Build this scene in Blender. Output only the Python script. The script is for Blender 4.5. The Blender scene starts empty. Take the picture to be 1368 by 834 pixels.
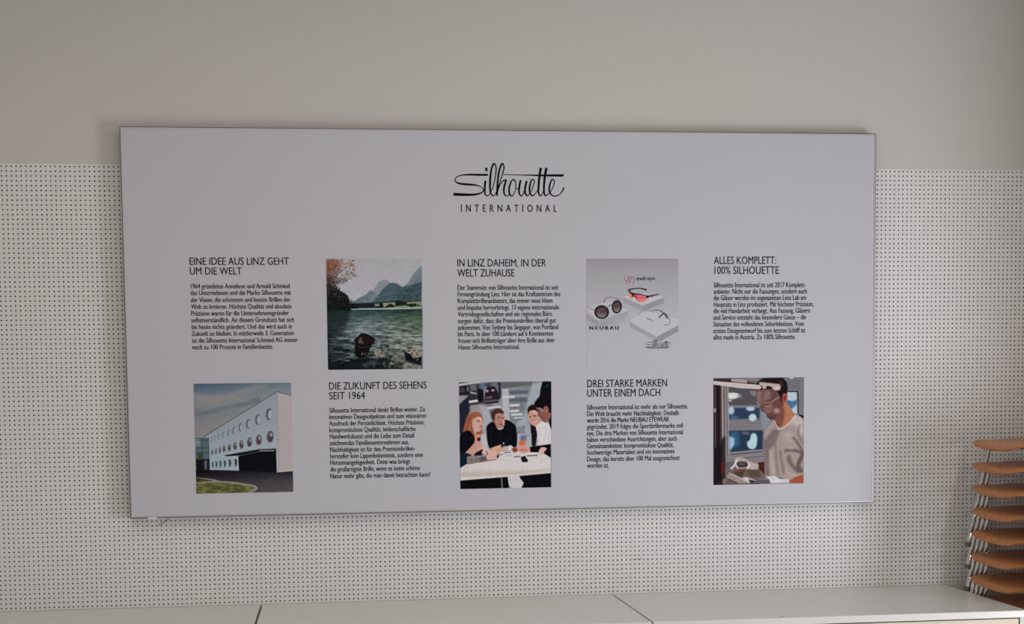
import bpy, bmesh, math, random
import numpy as np
from mathutils import Matrix, Vector

# ------------------------------------------------------------------ camera
P = 0.0152                      # pitch of the perforated panel in metres
FX, PX0, PY0 = 1700.0, 615.6, 629.75
CR = Vector((0.9945264, -0.10377229, -0.01218802))
CU = Vector((0.01828174, 0.05797493, 0.99815063))
CW = Vector((0.10287378, 0.99290998, -0.05955474))
CAM = Vector((-0.6059, -4.2302, 1.4644))
cam = bpy.data.cameras.new('camera')
cam.sensor_width = 36.0
cam.lens = FX / 1368 * 36
cam.shift_x = (684 - PX0) / 1368
cam.shift_y = (PY0 - 417) / 1368
cam.clip_start = 0.05
camo = bpy.data.objects.new('camera', cam)
bpy.context.scene.collection.objects.link(camo)
camo.matrix_world = Matrix(((CR.x, CU.x, -CW.x, CAM.x), (CR.y, CU.y, -CW.y, CAM.y), (CR.z, CU.z, -CW.z, CAM.z), (0, 0, 0, 1)))
bpy.context.scene.camera = camo

# ------------------------------------------------------------------ world, light, exposure
S = bpy.context.scene
S.view_settings.view_transform = 'Standard'
S.view_settings.look = 'None'
S.view_settings.exposure = 0.0
S.view_settings.gamma = 1.0
S.view_settings.use_curve_mapping = False
wd = bpy.data.worlds.new('sky'); S.world = wd; wd.use_nodes = True
wd.node_tree.nodes['Background'].inputs[0].default_value = (0.80, 0.88, 1.0, 1)
wd.node_tree.nodes['Background'].inputs[1].default_value = 0.3


def area(name, loc, direction, sx, sy, power, col):
    l = bpy.data.lights.new(name, 'AREA'); l.shape = 'RECTANGLE'; l.size = sx; l.size_y = sy
    l.energy = power; l.color = col
    o = bpy.data.objects.new(name, l); S.collection.objects.link(o)
    o.location = loc
    o.rotation_euler = Vector(direction).to_track_quat('-Z', 'Z').to_euler()
    return o


# daylight coming in through the windows of the room (on the right and behind the camera), plus an overhead fill
area('daylight_window_low', (2.68, -2.1, 0.65), (-1, 0, 0), 1.6, 0.95, 55, (0.98, 0.995, 1.04))
area('daylight_window_high', (2.68, -2.1, 1.5), (-1, 0, 0), 1.6, 0.7, 3, (1.0, 1.0, 1.0))
area('overhead_fill', (-0.5, -2.5, 3.0), (0, 0, -1), 3.5, 3.0, 23, (1.08, 0.98, 0.80))  # added fill from above to balance the wall, no fitting behind it
area('daylight_rear_window', (-0.6, -5.42, 1.2), (0, 1, 0), 3.4, 1.9, 5, (1.0, 0.92, 0.8))

C = S.collection

# ------------------------------------------------------------------ helpers


def lin(c):
    c = np.asarray(c, float) / 255.0
    return np.where(c <= 0.04045, c / 12.92, ((c + 0.055) / 1.055) ** 2.4)


def at(px, py, Y):
    """point of the plane y = Y seen at pixel px, py of the photograph"""
    d = CR * float((px - PX0) / FX) - CU * float((py - PY0) / FX) + CW
    return CAM + d * float((Y - CAM.y) / d.y)


def material(name, col, rough=0.6, metal=0.0, noise=None, bump=None, spec=0.5):
    m = bpy.data.materials.new(name); m.use_nodes = True
    nt = m.node_tree; b = nt.nodes['Principled BSDF']
    b.inputs['Base Color'].default_value = (*col, 1)
    b.inputs['Roughness'].default_value = rough
    b.inputs['Metallic'].default_value = metal
    b.inputs['Specular IOR Level'].default_value = spec
    tc = nt.nodes.new('ShaderNodeTexCoord')
    if noise:
        scale, amt = noise
        n = nt.nodes.new('ShaderNodeTexNoise'); n.inputs['Scale'].default_value = scale; n.inputs['Detail'].default_value = 4
        nt.links.new(tc.outputs['Object'], n.inputs['Vector'])
        mx = nt.nodes.new('ShaderNodeMix'); mx.data_type = 'RGBA'
        mx.inputs[6].default_value = (*[c * (1 - amt) for c in col], 1)
        mx.inputs[7].default_value = (*[min(1, c * (1 + amt)) for c in col], 1)
        nt.links.new(n.outputs['Fac'], mx.inputs[0]); nt.links.new(mx.outputs[2], b.inputs['Base Color'])
    if bump:
        scale, st, dist = bump
        n = nt.nodes.new('ShaderNodeTexNoise'); n.inputs['Scale'].default_value = scale; n.inputs['Detail'].default_value = 3
        nt.links.new(tc.outputs['Object'], n.inputs['Vector'])
        bp = nt.nodes.new('ShaderNodeBump'); bp.inputs['Strength'].default_value = st; bp.inputs['Distance'].default_value = dist
        nt.links.new(n.outputs['Fac'], bp.inputs['Height']); nt.links.new(bp.outputs[0], b.inputs['Normal'])
    return m


WALL = (0.72, 0.70, 0.685)
M = {
    'plaster': material('plaster', WALL, 0.9, noise=(1.3, 0.015), bump=(180, 0.15, 0.001), spec=0.2),
    'perf': material('perforated_board', (0.86, 0.86, 0.87), 0.7, noise=(2.2, 0.02), spec=0.3),
    'cavity': material('dark_fleece', (0.035, 0.028, 0.028), 0.95, spec=0.1),
    'hole': material('drilled_edge', (0.16, 0.13, 0.12), 0.9, spec=0.1),
    'ceiling': material('ceiling_paint', (0.78, 0.77, 0.74), 0.9, spec=0.2),
    'floor': material('floor_covering', (0.42, 0.38, 0.34), 0.5, noise=(6, 0.08)),
    'fabric': material('printed_fabric', (0.65, 0.655, 0.735), 0.85, noise=(3.0, 0.012), bump=(900, 0.12, 0.0004), spec=0.2),
    'alu': material('satin_aluminium', (0.62, 0.60, 0.62), 0.5, 0.6),
    'rim': material('frame_rim', (0.13, 0.12, 0.12), 0.5, 0.4),
    'tab': material('white_plastic', (0.85, 0.84, 0.82), 0.4),
    'ink': material('black_ink', (0.008, 0.008, 0.012), 0.9, spec=0.05),
    'ink_body': material('grey_black_ink', (0.010, 0.009, 0.014), 0.9, spec=0.05),
    'ink_red': material('red_ink', (0.48, 0.05, 0.08), 0.7, spec=0.2),
    'laminate': material('grey_laminate', (0.79, 0.785, 0.775), 0.24, noise=(350, 0.03), spec=0.5),
    'edge': material('laminate_edge', (0.64, 0.62, 0.61), 0.35),
    'cream': material('cream_front', (0.70, 0.62, 0.50), 0.45),
    'gap': material('gap_shadow', (0.02, 0.02, 0.02), 0.9),
    'cabinet': material('cabinet_side', (0.68, 0.65, 0.60), 0.5),
    'dark_gap': material('plinth_dark', (0.05, 0.045, 0.04), 0.8),
    'chrome': material('chrome_tube', (0.66, 0.64, 0.61), 0.08, 1.0),
    'rubber': material('grey_rubber', (0.16, 0.15, 0.14), 0.6),
    'scuff': material('scuff_grey', (0.16, 0.15, 0.14), 0.9),
    'window_frame': material('window_frame', (0.8, 0.8, 0.8), 0.4),
}
# beech veneer, stained orange brown
mw = bpy.data.materials.new('beech_veneer'); mw.use_nodes = True
nt = mw.node_tree; b = nt.nodes['Principled BSDF']; b.inputs['Roughness'].default_value = 0.38
tc = nt.nodes.new('ShaderNodeTexCoord'); mp = nt.nodes.new('ShaderNodeMapping'); mp.inputs['Scale'].default_value = (3, 30, 30)
nt.links.new(tc.outputs['Object'], mp.inputs[0])
nz = nt.nodes.new('ShaderNodeTexNoise'); nz.inputs['Scale'].default_value = 4; nz.inputs['Detail'].default_value = 6; nz.inputs['Distortion'].default_value = 0.6
nt.links.new(mp.outputs[0], nz.inputs['Vector'])
cr = nt.nodes.new('ShaderNodeValToRGB')
cr.color_ramp.elements[0].position = 0.3; cr.color_ramp.elements[0].color = (0.45, 0.165, 0.055, 1)
cr.color_ramp.elements[1].position = 0.75; cr.color_ramp.elements[1].color = (0.64, 0.285, 0.110, 1)
nt.links.new(nz.outputs['Fac'], cr.inputs[0]); nt.links.new(cr.outputs[0], b.inputs['Base Color'])
M['wood'] = mw
# print ink: colour stored per vertex of the print
mpz = bpy.data.materials.new('photo_ink'); mpz.use_nodes = True
nt = mpz.node_tree; b = nt.nodes['Principled BSDF']; b.inputs['Roughness'].default_value = 0.9; b.inputs['Specular IOR Level'].default_value = 0.05
an = nt.nodes.new('ShaderNodeAttribute'); an.attribute_name = 'ink'
nt.links.new(an.outputs['Color'], b.inputs['Base Color'])
M['photo'] = mpz


def link(name, me, mat=None, parent=None):
    if mat is not None:
        for mm in (mat if isinstance(mat, (list, tuple)) else [mat]):
            me.materials.append(mm)
    o = bpy.data.objects.new(name, me); C.objects.link(o)
    if parent is not None:
        o.parent = parent
    return o


def mesh_np(name, v, f, mi=None, smooth=False):
    me = bpy.data.meshes.new(name)
    me.from_pydata([tuple(p) for p in v], [], [tuple(q) for q in f])
    if mi is not None:
        me.polygons.foreach_set('material_index', np.asarray(mi, np.int32))
    if smooth:
        me.polygons.foreach_set('use_smooth', np.ones(len(me.polygons), bool))
    me.update()
    return me


class MB:
    def __init__(s): s.v = []; s.f = []; s.mi = []

    def box(s, x0, x1, y0, y1, z0, z1, mi=0):
        n = len(s.v)
        s.v += [(x0, y0, z0), (x1, y0, z0), (x1, y1, z0), (x0, y1, z0), (x0, y0, z1), (x1, y0, z1), (x1, y1, z1), (x0, y1, z1)]
        for q in ((0, 3, 2, 1), (4, 5, 6, 7), (0, 1, 5, 4), (1, 2, 6, 5), (2, 3, 7, 6), (3, 0, 4, 7)):
            s.f.append(tuple(n + k for k in q)); s.mi.append(mi)
        return s

    def tube(s, pts, r, seg=12, mi=0, cap=True):
        pts = [Vector(p) for p in pts]
        n0 = len(s.v); N = len(pts)
        up = Vector((0.13, 0.97, 0.2)).normalized()
        for i, p in enumerate(pts):
            d = (pts[min(i + 1, N - 1)] - pts[max(i - 1, 0)]).normalized()
            a = d.cross(up)
            if a.length < 0.05: a = d.cross(Vector((1, 0, 0)))
            a.normalize(); bb = d.cross(a); up = bb.cross(d) * -1 if False else up
            for k in range(seg):
                t = 2 * math.pi * k / seg
                s.v.append(tuple(p + a * math.cos(t) * r + bb * math.sin(t) * r))
        for i in range(N - 1):
            for k in range(seg):
                k2 = (k + 1) % seg
                s.f.append((n0 + i * seg + k, n0 + i * seg + k2, n0 + (i + 1) * seg + k2, n0 + (i + 1) * seg + k)); s.mi.append(mi)
        if cap:
            s.f.append(tuple(n0 + k for k in range(seg))[::-1]); s.mi.append(mi)
            s.f.append(tuple(n0 + (N - 1) * seg + k for k in range(seg))); s.mi.append(mi)
        return s

    def build(s, name, mat, parent=None, smooth=False, bevel=0.0, loc=None):
        me = mesh_np(name, s.v, s.f, s.mi)
        bm = bmesh.new(); bm.from_mesh(me)
        bmesh.ops.recalc_face_normals(bm, faces=bm.faces)
        if bevel:
            bmesh.ops.bevel(bm, geom=list(bm.edges), offset=bevel, segments=2, affect='EDGES', profile=0.5)
        if smooth:
            for f in bm.faces: f.smooth = True
            for e in bm.edges:
                if len(e.link_faces) == 2 and e.calc_face_angle(0) > 0.9: e.smooth = False
        bm.to_mesh(me); bm.free()
        o = link(name, me, mat, parent)
        if loc is not None: o.location = loc
        return o


def tag(o, label=None, cat=None, group=None, kind=None):
    if label: o['label'] = label
    if cat: o['category'] = cat
    if group: o['group'] = group
    if kind: o['kind'] = kind
    return o


def empty(name, loc):
    o = bpy.data.objects.new(name, None); C.objects.link(o); o.location = loc
    o.empty_display_size = 0.1
    return o


# ------------------------------------------------------------------ the room
XL, XR, YB, ZC = -3.7, 2.75, -5.5, 3.05
CX = 107                                       # column of the grid at x = 0


def colx(c): return (c - CX) * P
def rowz(r): return 0.78 + (94.13 - r) * P


C0, C1, R1 = -66, 286, 95                      # extent of the perforated field
zt, zb = rowz(-0.5), rowz(93.95)
xl, xr = colx(C0 - .5), colx(C1 + .5)
wb = MB()
wb.box(XL - .15, XR + .15, 0, .15, zt, ZC + .1)
wb.box(XL - .15, XR + .15, 0, .15, -.1, zb)
wb.box(XL - .15, xl, 0, .15, zb, zt)
wb.box(xr, XR + .15, 0, .15, zb, zt)
wall_back = tag(wb.build('wall_back', M['plaster']), kind='structure')
# backing behind the holes
bk = MB(); bk.box(xl, xr, .03, .15, zb, zt)
bk.build('dark_backing', M['cavity'], wall_back)


def perforated():
    rows = 94
    cols = C1 - C0 + 1
    hide_c = (C0, C0)
    dz = (zt - zb) / rows
    V = []; F = []; MI = []
    # grid corners
    gx = xl + np.arange(cols + 1) * P
    gz = zt - np.arange(rows + 1) * dz
    for j in range(rows + 1):
        for i in range(cols + 1):
            V.append((gx[i], 0.0, gz[j]))
    R = 0.0027
    ang = [math.pi / 2 + k * math.pi / 3 for k in range(6)]
    ox = [R * math.cos(a) for a in ang]; oz = [R * math.sin(a) for a in ang]
    W = cols + 1
    for j in range(rows):
        for i in range(cols):
            a = j * W + i; b_ = a + 1; c = a + W + 1; d = a + W     # TL TR BR BL
            col = C0 + i
            if 29 <= col <= 185 and 4 <= j <= 71:                   # covered by the sign: left undrilled
                F.append((a, d, c, b_)); MI.append(0); continue
            n = len(V); x = xl + (i + .5) * P; z = zt - (j + .5) * dz
            for k in range(6): V.append((x + ox[k], 0.0, z + oz[k]))
            for k in range(6): V.append((x + ox[k], 0.009, z + oz[k]))
            # hole verts: 0 top,1 upper left,2 lower left,3 bottom,4 lower right,5 upper right
            F += [(a, n + 1, n + 0), (a, n + 0, b_), (a, d, n + 2, n + 1), (d, n + 3, n + 2), (d, c, n + 3), (c, n + 4, n + 3), (c, b_, n + 5, n + 4), (b_, n + 0, n + 5)]
            MI += [0] * 8
            for k in range(6):
                k2 = (k + 1) % 6
                F.append((n + k, n + k2, n + 6 + k2, n + 6 + k)); MI.append(1)
    me = mesh_np('perforated_panel', V, F, MI)
    return link('perforated_panel', me, [M['perf'], M['hole']], wall_back)


perforated()

MB().box(XL - .15, XR + .15, YB - .15, .15, -.12, 0).build('floor', M['floor'])['kind'] = 'structure'
MB().box(XL - .15, XR + .15, YB - .15, .15, ZC, ZC + .12).build('ceiling', M['ceiling'])['kind'] = 'structure'
MB().box(XL - .15, XL, YB, 0, 0, ZC).build('wall_left', M['plaster'])['kind'] = 'structure'


def wall_with_opening(name, axis, pos, t, a0, a1, o0, o1, z0, z1):
    m = MB()
    def bx(p0, p1, q0, q1):
        if q1 - q0 < 1e-4 or p1 - p0 < 1e-4: return
        if axis == 'y': m.box(p0, p1, pos, pos + t, q0, q1)
        else: m.box(pos, pos + t, p0, p1, q0, q1)
    bx(a0, o0, 0, ZC); bx(o1, a1, 0, ZC); bx(o0, o1, 0, z0); bx(o0, o1, z1, ZC)
    o = m.build(name, M['plaster']); o['kind'] = 'structure'
    return o


def window(name, axis, pos, o0, o1, z0, z1, n):
    e = MB()
    w = .05
    def bx(p0, p1, q0, q1):
        if axis == 'y': e.box(p0, p1, pos - .03, pos + .03, q0, q1)
        else: e.box(pos - .03, pos + .03, p0, p1, q0, q1)
    bx(o0, o1, z0, z0 + w); bx(o0, o1, z1 - w, z1)
    for k in range(n + 1):
        c = o0 + (o1 - o0 - w) * k / n
        bx(c, c + w, z0 + w, z1 - w)
    o = e.build(name, M['window_frame']); o['kind'] = 'structure'


wall_with_opening('wall_rear', 'y', YB - .15, .15, XL - .15, XR + .15, -2.3, 1.1, .25, 2.15)
window('window_1', 'y', YB - .07, -2.3, 1.1, .25, 2.15, 3)


def right_wall():
    m = MB()
    for y0, y1, z0, z1 in ((YB, -3.0, 0, ZC), (-3.0, -1.2, 0, .1), (-3.0, -1.2, 1.95, ZC), (-1.2, 0, 0, ZC)):
        m.box(XR, XR + .15, y0, y1, z0, z1)
    m.box(2.17, XR + .02, -.98, -.78, 0, ZC)          # unseen pier, added to shade the right end of the back wall
    m.build('wall_right', M['plaster'])['kind'] = 'structure'


right_wall()
window('window_2', 'x', XR + .07, -3.0, -1.2, .1, 1.95, 2)

# ------------------------------------------------------------------ the sign
BX0, BX1, BZ0, BZ1 = -1.2487, 1.2540, 1.0790, 2.3310
YF = -0.0395                                    # fabric face
sign = empty('wall_sign', ((BX0 + BX1) / 2, 0, BZ0))
tag(sign, 'wide grey fabric information board with logo, German texts and five photos, hung on perforated wall', 'sign')
so = Vector(sign.location)


def loc_v(v): return [(a - so.x, b_ - so.y, c - so.z) for a, b_, c in v]


def sbuild(mb, name, mat, parent=sign, **k):
    mb.v = loc_v(mb.v)
    return mb.build(name, mat, parent, **k)


rw = .0026
m = MB()
for a in ((BX0, BX1, BZ1 - rw, BZ1), (BX0, BX1, BZ0, BZ0 + rw), (BX0, BX0 + rw, BZ0 + rw, BZ1 - rw), (BX1 - rw, BX1, BZ0 + rw, BZ1 - rw)):
    m.box(a[0], a[1], -0.0385, -0.002, a[2], a[3])
sbuild(m, 'frame_rim', M['rim'])
rf = rw + .0034
m = MB()
for a in ((BX0 + rw, BX1 - rw, BZ1 - rf, BZ1 - rw), (BX0 + rw, BX1 - rw, BZ0 + rw, BZ0 + rf), (BX0 + rw, BX0 + rf, BZ0 + rf, BZ1 - rf), (BX1 - rf, BX1 - rw, BZ0 + rf, BZ1 - rf)):
    m.box(a[0], a[1], -0.0410, -0.002, a[2], a[3])
fr = sbuild(m, 'aluminium_frame', M['alu'])
fr['label'] = 'thin silver aluminium profile'
m = MB(); m.box(BX0 + rf, BX1 - rf, YF, -0.004, BZ0 + rf, BZ1 - rf)
sbuild(m, 'fabric_panel', M['fabric'])
c0 = at(197.8, 690.5, -.041); c1 = at(209.3, 693.2, -.041)
m = MB(); m.box(c0.x, c1.x, -0.0445, -0.012, BZ0 - .0032, BZ0 + .0040)
sbuild(m, 'plastic_tab', M['tab'], bevel=.0008)['label'] = 'small white plastic tab on lower frame edge'

# ------------------------------------------------------------------ lettering (flat print)
YT = YF - 0.0006


def text_mesh(body, spacing=1.0, offset=0.0):
    cu = bpy.data.curves.new('t', 'FONT'); cu.body = body
    cu.space_character = spacing; cu.resolution_u = 3; cu.offset = offset
    o = bpy.data.objects.new('t', cu); C.objects.link(o)
    dg = bpy.context.evaluated_depsgraph_get()
    me = bpy.data.meshes.new_from_object(o.evaluated_get(dg))
    v = np.zeros(len(me.vertices) * 3); me.vertices.foreach_get('co', v); v = v.reshape(-1, 3)[:, :2]
    f = [tuple(p.vertices) for p in me.polygons]
    bpy.data.objects.remove(o); bpy.data.curves.remove(cu); bpy.data.meshes.remove(me)
    return v, f


_v, _ = text_mesh('H'); CAPH = _v[:, 1].max()


class TX:
    """collects lines of flat lettering on the plane y = YT"""
    def __init__(s): s.v = []; s.f = []

    def line(s, body, x0, x1, z, cap, spacing=1.0, offset=0.0, rot180=False, y=None):
        if offset > 0:                            # heavier stroke: the same letters laid twice, a hair apart
            dx = offset * (x1 - x0) / max(4, len(body)) * 1.5
            s.line(body, x0 - dx, x1 - dx, z, cap, spacing, 0, rot180, (YT if y is None else y) - 5e-6)
            x0 += dx; x1 += dx
        v, f = text_mesh(body, spacing, min(0, offset))
        v = v.copy()
        w0, w1 = v[:, 0].min(), v[:, 0].max()
        v[:, 0] = (v[:, 0] - w0) / (w1 - w0) * (x1 - x0) + x0
        v[:, 1] = v[:, 1] / CAPH * cap + z
        if rot180:
            zc = z + cap * .37
            v[:, 0] = x0 + x1 - v[:, 0]; v[:, 1] = 2 * zc - v[:, 1]
        n = len(s.v); yy = YT if y is None else y
        s.v += [(a, yy, c) for a, c in v]
        s.f += [tuple(n + k for k in q) for q in f]

    def build(s, name, mat, parent=sign):
        me = mesh_np(name, loc_v(s.v) if parent is not None else s.v, s.f)
        # the letters face the room
        if len(me.polygons) and me.polygons[0].normal.y > 0: me.flip_normals()
        return link(name, me, mat, parent)


def paragraph(view, heads, body, lh, lb, x_left_head=None, caph=9.7, capb=6.4):
    """view: (x0, y0, scale) of the crop the pixel measures were taken in"""
    vx, vy, sc = view
    k = 1 / 402.0
    t = TX()
    for txt, a, b_, y in heads:
        p0 = at(vx + a / sc, vy + y / sc, YT); p1 = at(vx + b_ / sc, vy + y / sc, YT)
        t.line(txt, p0.x, p1.x, p0.z, caph * (p1.x - p0.x) / ((b_ - a) / sc), offset=0.01)
    h = t.build('heading_text', M['ink']); h['label'] = lh
    t = TX()
    for txt, a, b_, y in body:
        p0 = at(vx + a / sc, vy + y / sc, YT); p1 = at(vx + b_ / sc, vy + y / sc, YT)
        t.line(txt, p0.x, p1.x, p0.z, capb * (p1.x - p0.x) / ((b_ - a) / sc), offset=0.03)
    h = t.build('paragraph_text', M['ink_body']); h['label'] = lb


paragraph((240, 330, 5.21),
          [('EINE IDEE AUS LINZ GEHT', 70, 760, 125), ('UM DIE WELT', 72, 433, 193)],
          [('1964 gründeten Anneliese und Arnold Schmied', 78, 766, 290), ('das Unternehmen und die Marke Silhouette mit', 76, 775, 336),
           ('der Vision, die schönsten und besten Brillen der', 78, 772, 385), ('Welt zu kreieren. Höchste Qualität und absolute', 80, 779, 432),
           ('Präzision waren für die Unternehmensgründer', 81, 761, 479), ('selbstverständlich. An diesem Grundsatz hat sich', 83, 797, 526),
           ('bis heute nichts geändert. Und das wird auch in', 85, 781, 573), ('Zukunft so bleiben. In mittlerweile 3. Generation', 85, 793, 620),
           ('ist die Silhouette International Schmied AG immer', 88, 822, 668), ('noch zu 100 Prozent in Familienbesitz.', 89, 650, 714)],
          'black two-line heading, leftmost column', 'ten lines of small text, leftmost column')
paragraph((425, 500, 5.558),
          [('DIE ZUKUNFT DES SEHENS', 82, 806, 116), ('SEIT 1964', 82, 348, 188)],
          [('Silhouette International denkt Brillen weiter. Zu', 83, 793, 287), ('innovativen Designobjekten und zum visionären', 83, 801, 335),
           ('Ausdruck der Persönlichkeit. Höchste Präzision,', 83, 789, 384), ('kompromisslose Qualität, leidenschaftliche', 85, 724, 432),
           ('Handwerkskunst und die Liebe zum Detail', 87, 712, 481), ('zeichnendas Familienunternehmen aus.', 87, 676, 530),
           ('Nachhaltigkeit ist für den Premiumbrillen-', 89, 721, 579), ('hersteller kein Lippenbekenntnis, sondern eine', 90, 778, 627),
           ('Herzensangelegenheit. Denn was bringt', 91, 683, 675), ('die großartigste Brille, wenn es keine schöne', 91, 755, 725),
           ('Natur mehr gibt, die man damit betrachten kann?', 92, 833, 775)],
          'black two-line heading below the lake photo', 'eleven lines of small text below the lake photo')
paragraph((590, 330, 5.211),
          [('IN LINZ DAHEIM, IN DER', 110, 727, 137), ('WELT ZUHAUSE', 110, 507, 207)],
          [('Der Stammsitz von Silhouette International ist seit', 111, 812, 300), ('Firmengründung Linz. Hier ist das Kraftzentrum des', 112, 826, 346),
           ('Komplettbrillenanbieters, das immer neue Ideen', 113, 771, 392), ('und Impulse hervorbringt. 13 eigene internationale', 113, 818, 439),
           ('Vertriebsgesellschaften und ein regionales Büro', 113, 769, 485), ('sorgen dafür, dass die Premiumbrillen überall gut', 114, 795, 532),
           ('ankommen. Von Sydney bis Singapur, von Portland', 114, 812, 578), ('bis Paris. In über 100 Ländern auf 6 Kontinenten', 114, 776, 623),
           ('freuen sich Brillenträger über ihre Brille aus dem', 117, 784, 670), ('Hause Silhouette International.', 118, 543, 715)],
          'black two-line heading under the logo', 'ten lines of small text above the meeting photo')
paragraph((775, 500, 5.956),
          [('DREI STARKE MARKEN', 57, 692, 105), ('UNTER EINEM DACH', 57, 637, 181)],
          [('Silhouette International ist mehr als nur Silhouette.', 54, 857, 284), ('Die Welt braucht mehr Nachhaltigkeit. Deshalb', 55, 785, 336),
           ('wurde 2016 die Marke NEUBAU EYEWEAR', 56, 707, 387), ('gegründet. 2019 folgte die Sportbrillenmarke evil', 55, 817, 438),
           ('eye. Die drei Marken von Silhouette International', 55, 818, 490), ('haben verschiedene Ausrichtungen, aber auch', 55, 770, 541),
           ('Gemeinsamkeiten: kompromisslose Qualität,', 56, 744, 592), ('hochwertige Materialien und ein innovatives', 57, 750, 643),
           ('Design, das bereits über 100 Mal ausgezeichnet', 57, 793, 696), ('worden ist.', 57, 229, 747)],
          'black two-line heading below the eyewear photo', 'ten lines of small text below the eyewear photo')
paragraph((930, 335, 6.178),
          [('ALLES KOMPLETT:', 147, 660, 111), ('100% SILHOUETTE', 152, 683, 193)],
          [('Silhouette International ist seit 2017 Komplett-', 146, 903, 304), ('anbieter. Nicht nur die Fassungen, sondern auch', 146, 914, 357),
           ('die Gläser werden im sogenannten Lens Lab am', 145, 907, 410), ('Hauptsitz in Linz produziert. Mit höchster Präzision,', 146, 970, 464),
           ('die viel Handarbeit verlangt. Aus Fassung, Gläsern', 144, 940, 517), ('und Service entsteht das besondere Ganze – die', 144, 908, 572),
           ('Sensation des vollendeten Seherlebnisses. Vom', 143, 889, 627), ('ersten Designentwurf bis zum letzten Schliff ist', 143, 901, 682),
           ('alles made in Austria. Zu 100% Silhouette.', 144, 820, 735)],
          'black two-line heading, rightmost column', 'nine lines of small text, rightmost column')
t = TX()
p0 = at(580 + 246 / 6.84, 200 + 567 / 6.84, YT); p1 = at(580 + 1120 / 6.84, 200 + 567 / 6.84, YT)
t.line('INTERNATIONAL', p0.x, p1.x, p0.z, 64 / 6.84 * (p1.x - p0.x) / (874 / 6.84), spacing=1.95, offset=0.01)
t.build('logo_subtitle', M['ink'])['label'] = 'widely spaced capitals under the script logo'


# script logo drawn as brush strokes of changing width
def catmull(pts, n=8):
    pts = [np.array(p, float) for p in pts]
    q = [2 * pts[0] - pts[1]] + pts + [2 * pts[-1] - pts[-2]]
    out = []
    for i in range(1, len(q) - 2):
        for k in range(n):
            t_ = k / n
            out.append(.5 * ((2 * q[i]) + (-q[i - 1] + q[i + 1]) * t_ + (2 * q[i - 1] - 5 * q[i] + 4 * q[i + 1] - q[i + 2]) * t_ ** 2 + (-q[i - 1] + 3 * q[i] - 3 * q[i + 1] + q[i + 2]) * t_ ** 3))
    out.append(pts[-1])
    return np.array(out)


LOGO = [
    [(492, 231, 14), (400, 230, 14), (300, 229, 11), (240, 236, 7), (205, 251, 6), (191, 276, 7), (205, 299, 10), (250, 313, 14), (330, 319, 14), (385, 325, 10), (428, 340, 6), (450, 364, 6), (440, 387, 8), (405, 404, 11), (350, 412, 15), (260, 411, 19), (176, 408, 20)],
    [(468, 284, 15), (463, 350, 13), (464, 398, 11), (480, 421, 8), (497, 418, 6), (514, 392, 6), (536, 345, 6), (558, 255, 7), (567, 175, 9), (558, 138, 9), (545, 130, 12), (530, 155, 12), (517, 220, 13), (511, 300, 14), (512, 370, 12), (521, 405, 10), (540, 422, 8), (560, 405, 6), (582, 350, 6), (612, 262, 7), (637, 178, 9), (634, 140, 9), (622, 130, 12), (606, 155, 12), (590, 220, 13), (580, 300, 13), (576, 380, 13), (575, 422, 13)],
    [(577, 400, 6), (594, 340, 6), (622, 292, 7), (655, 277, 10), (655, 290, 12), (640, 340, 13), (638, 390, 12), (650, 418, 9), (668, 424, 7), (688, 408, 6), (694, 395, 6)],
    [(740, 288, 8), (724, 272, 8), (701, 298, 10), (686, 350, 12), (688, 400, 11), (708, 424, 9), (729, 405, 6), (745, 350, 6), (746, 300, 7), (734, 276, 8)],
    [(742, 345, 5), (756, 362, 5), (774, 345, 6), (790, 278, 12), (780, 330, 13), (776, 388, 12), (790, 421, 9), (810, 412, 6), (832, 350, 6), (846, 287, 12), (832, 350, 13), (832, 395, 12), (850, 421, 9), (868, 408, 6), (885, 385, 5), (908, 325, 6), (916, 290, 7), (902, 270, 8), (885, 290, 10), (872, 345, 12), (876, 395, 11), (896, 422, 9), (920, 408, 6), (944, 370, 5)],
    [(975, 166, 17), (963, 245, 16), (955, 330, 14), (954, 390, 12), (968, 421, 9), (985, 412, 6), (1004, 370, 5)],
    [(1026, 166, 17), (1012, 245, 16), (1004, 330, 14), (1005, 392, 12), (1020, 421, 9), (1040, 408, 6), (1062, 388, 5), (1090, 335, 6), (1099, 292, 7), (1086, 271, 8), (1067, 290, 10), (1053, 345, 12), (1056, 388, 11), (1076, 416, 9), (1108, 425, 7), (1148, 409, 6), (1172, 378, 8), (1186, 345, 11)],
    [(632, 229, 4), (800, 232, 6), (950, 235, 11), (1060, 236, 15), (1184, 236, 17)],
    [(478, 163, 13), (477, 180, 16), (478, 198, 14)],
]


def logo(name, fx, parent, mat, yy, wmul=1.0):
    V = []; F = []
    for si, st in enumerate(LOGO):
        c = catmull(st, 7)
        d = np.gradient(c[:, :2], axis=0); d /= np.maximum(1e-6, np.hypot(d[:, 0], d[:, 1]))[:, None]
        nrm = np.stack([-d[:, 1], d[:, 0]], 1)
        if si in (7,): nrm[-1] = (0.5, -0.87) if nrm[-1][1] < 0 else (-0.5, 0.87)
        L = c[:, :2] + nrm * c[:, 2:3] * .5 * wmul; R_ = c[:, :2] - nrm * c[:, 2:3] * .5 * wmul
        n = len(V)
        for k in range(len(c)):
            a = fx(*L[k]); b_ = fx(*R_[k])
            V += [(a[0], yy - si * 2e-5, a[1]), (b_[0], yy - si * 2e-5, b_[1])]
        for k in range(len(c) - 1): F.append((n + 2 * k, n + 2 * k + 1, n + 2 * k + 3, n + 2 * k + 2))
    me = mesh_np(name, loc_v(V), F)
    return link(name, me, mat, parent)


def lf(x, y):
    p = at(580 + x / 6.84, 200 + y / 6.84, YT); return p.x, p.z


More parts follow.
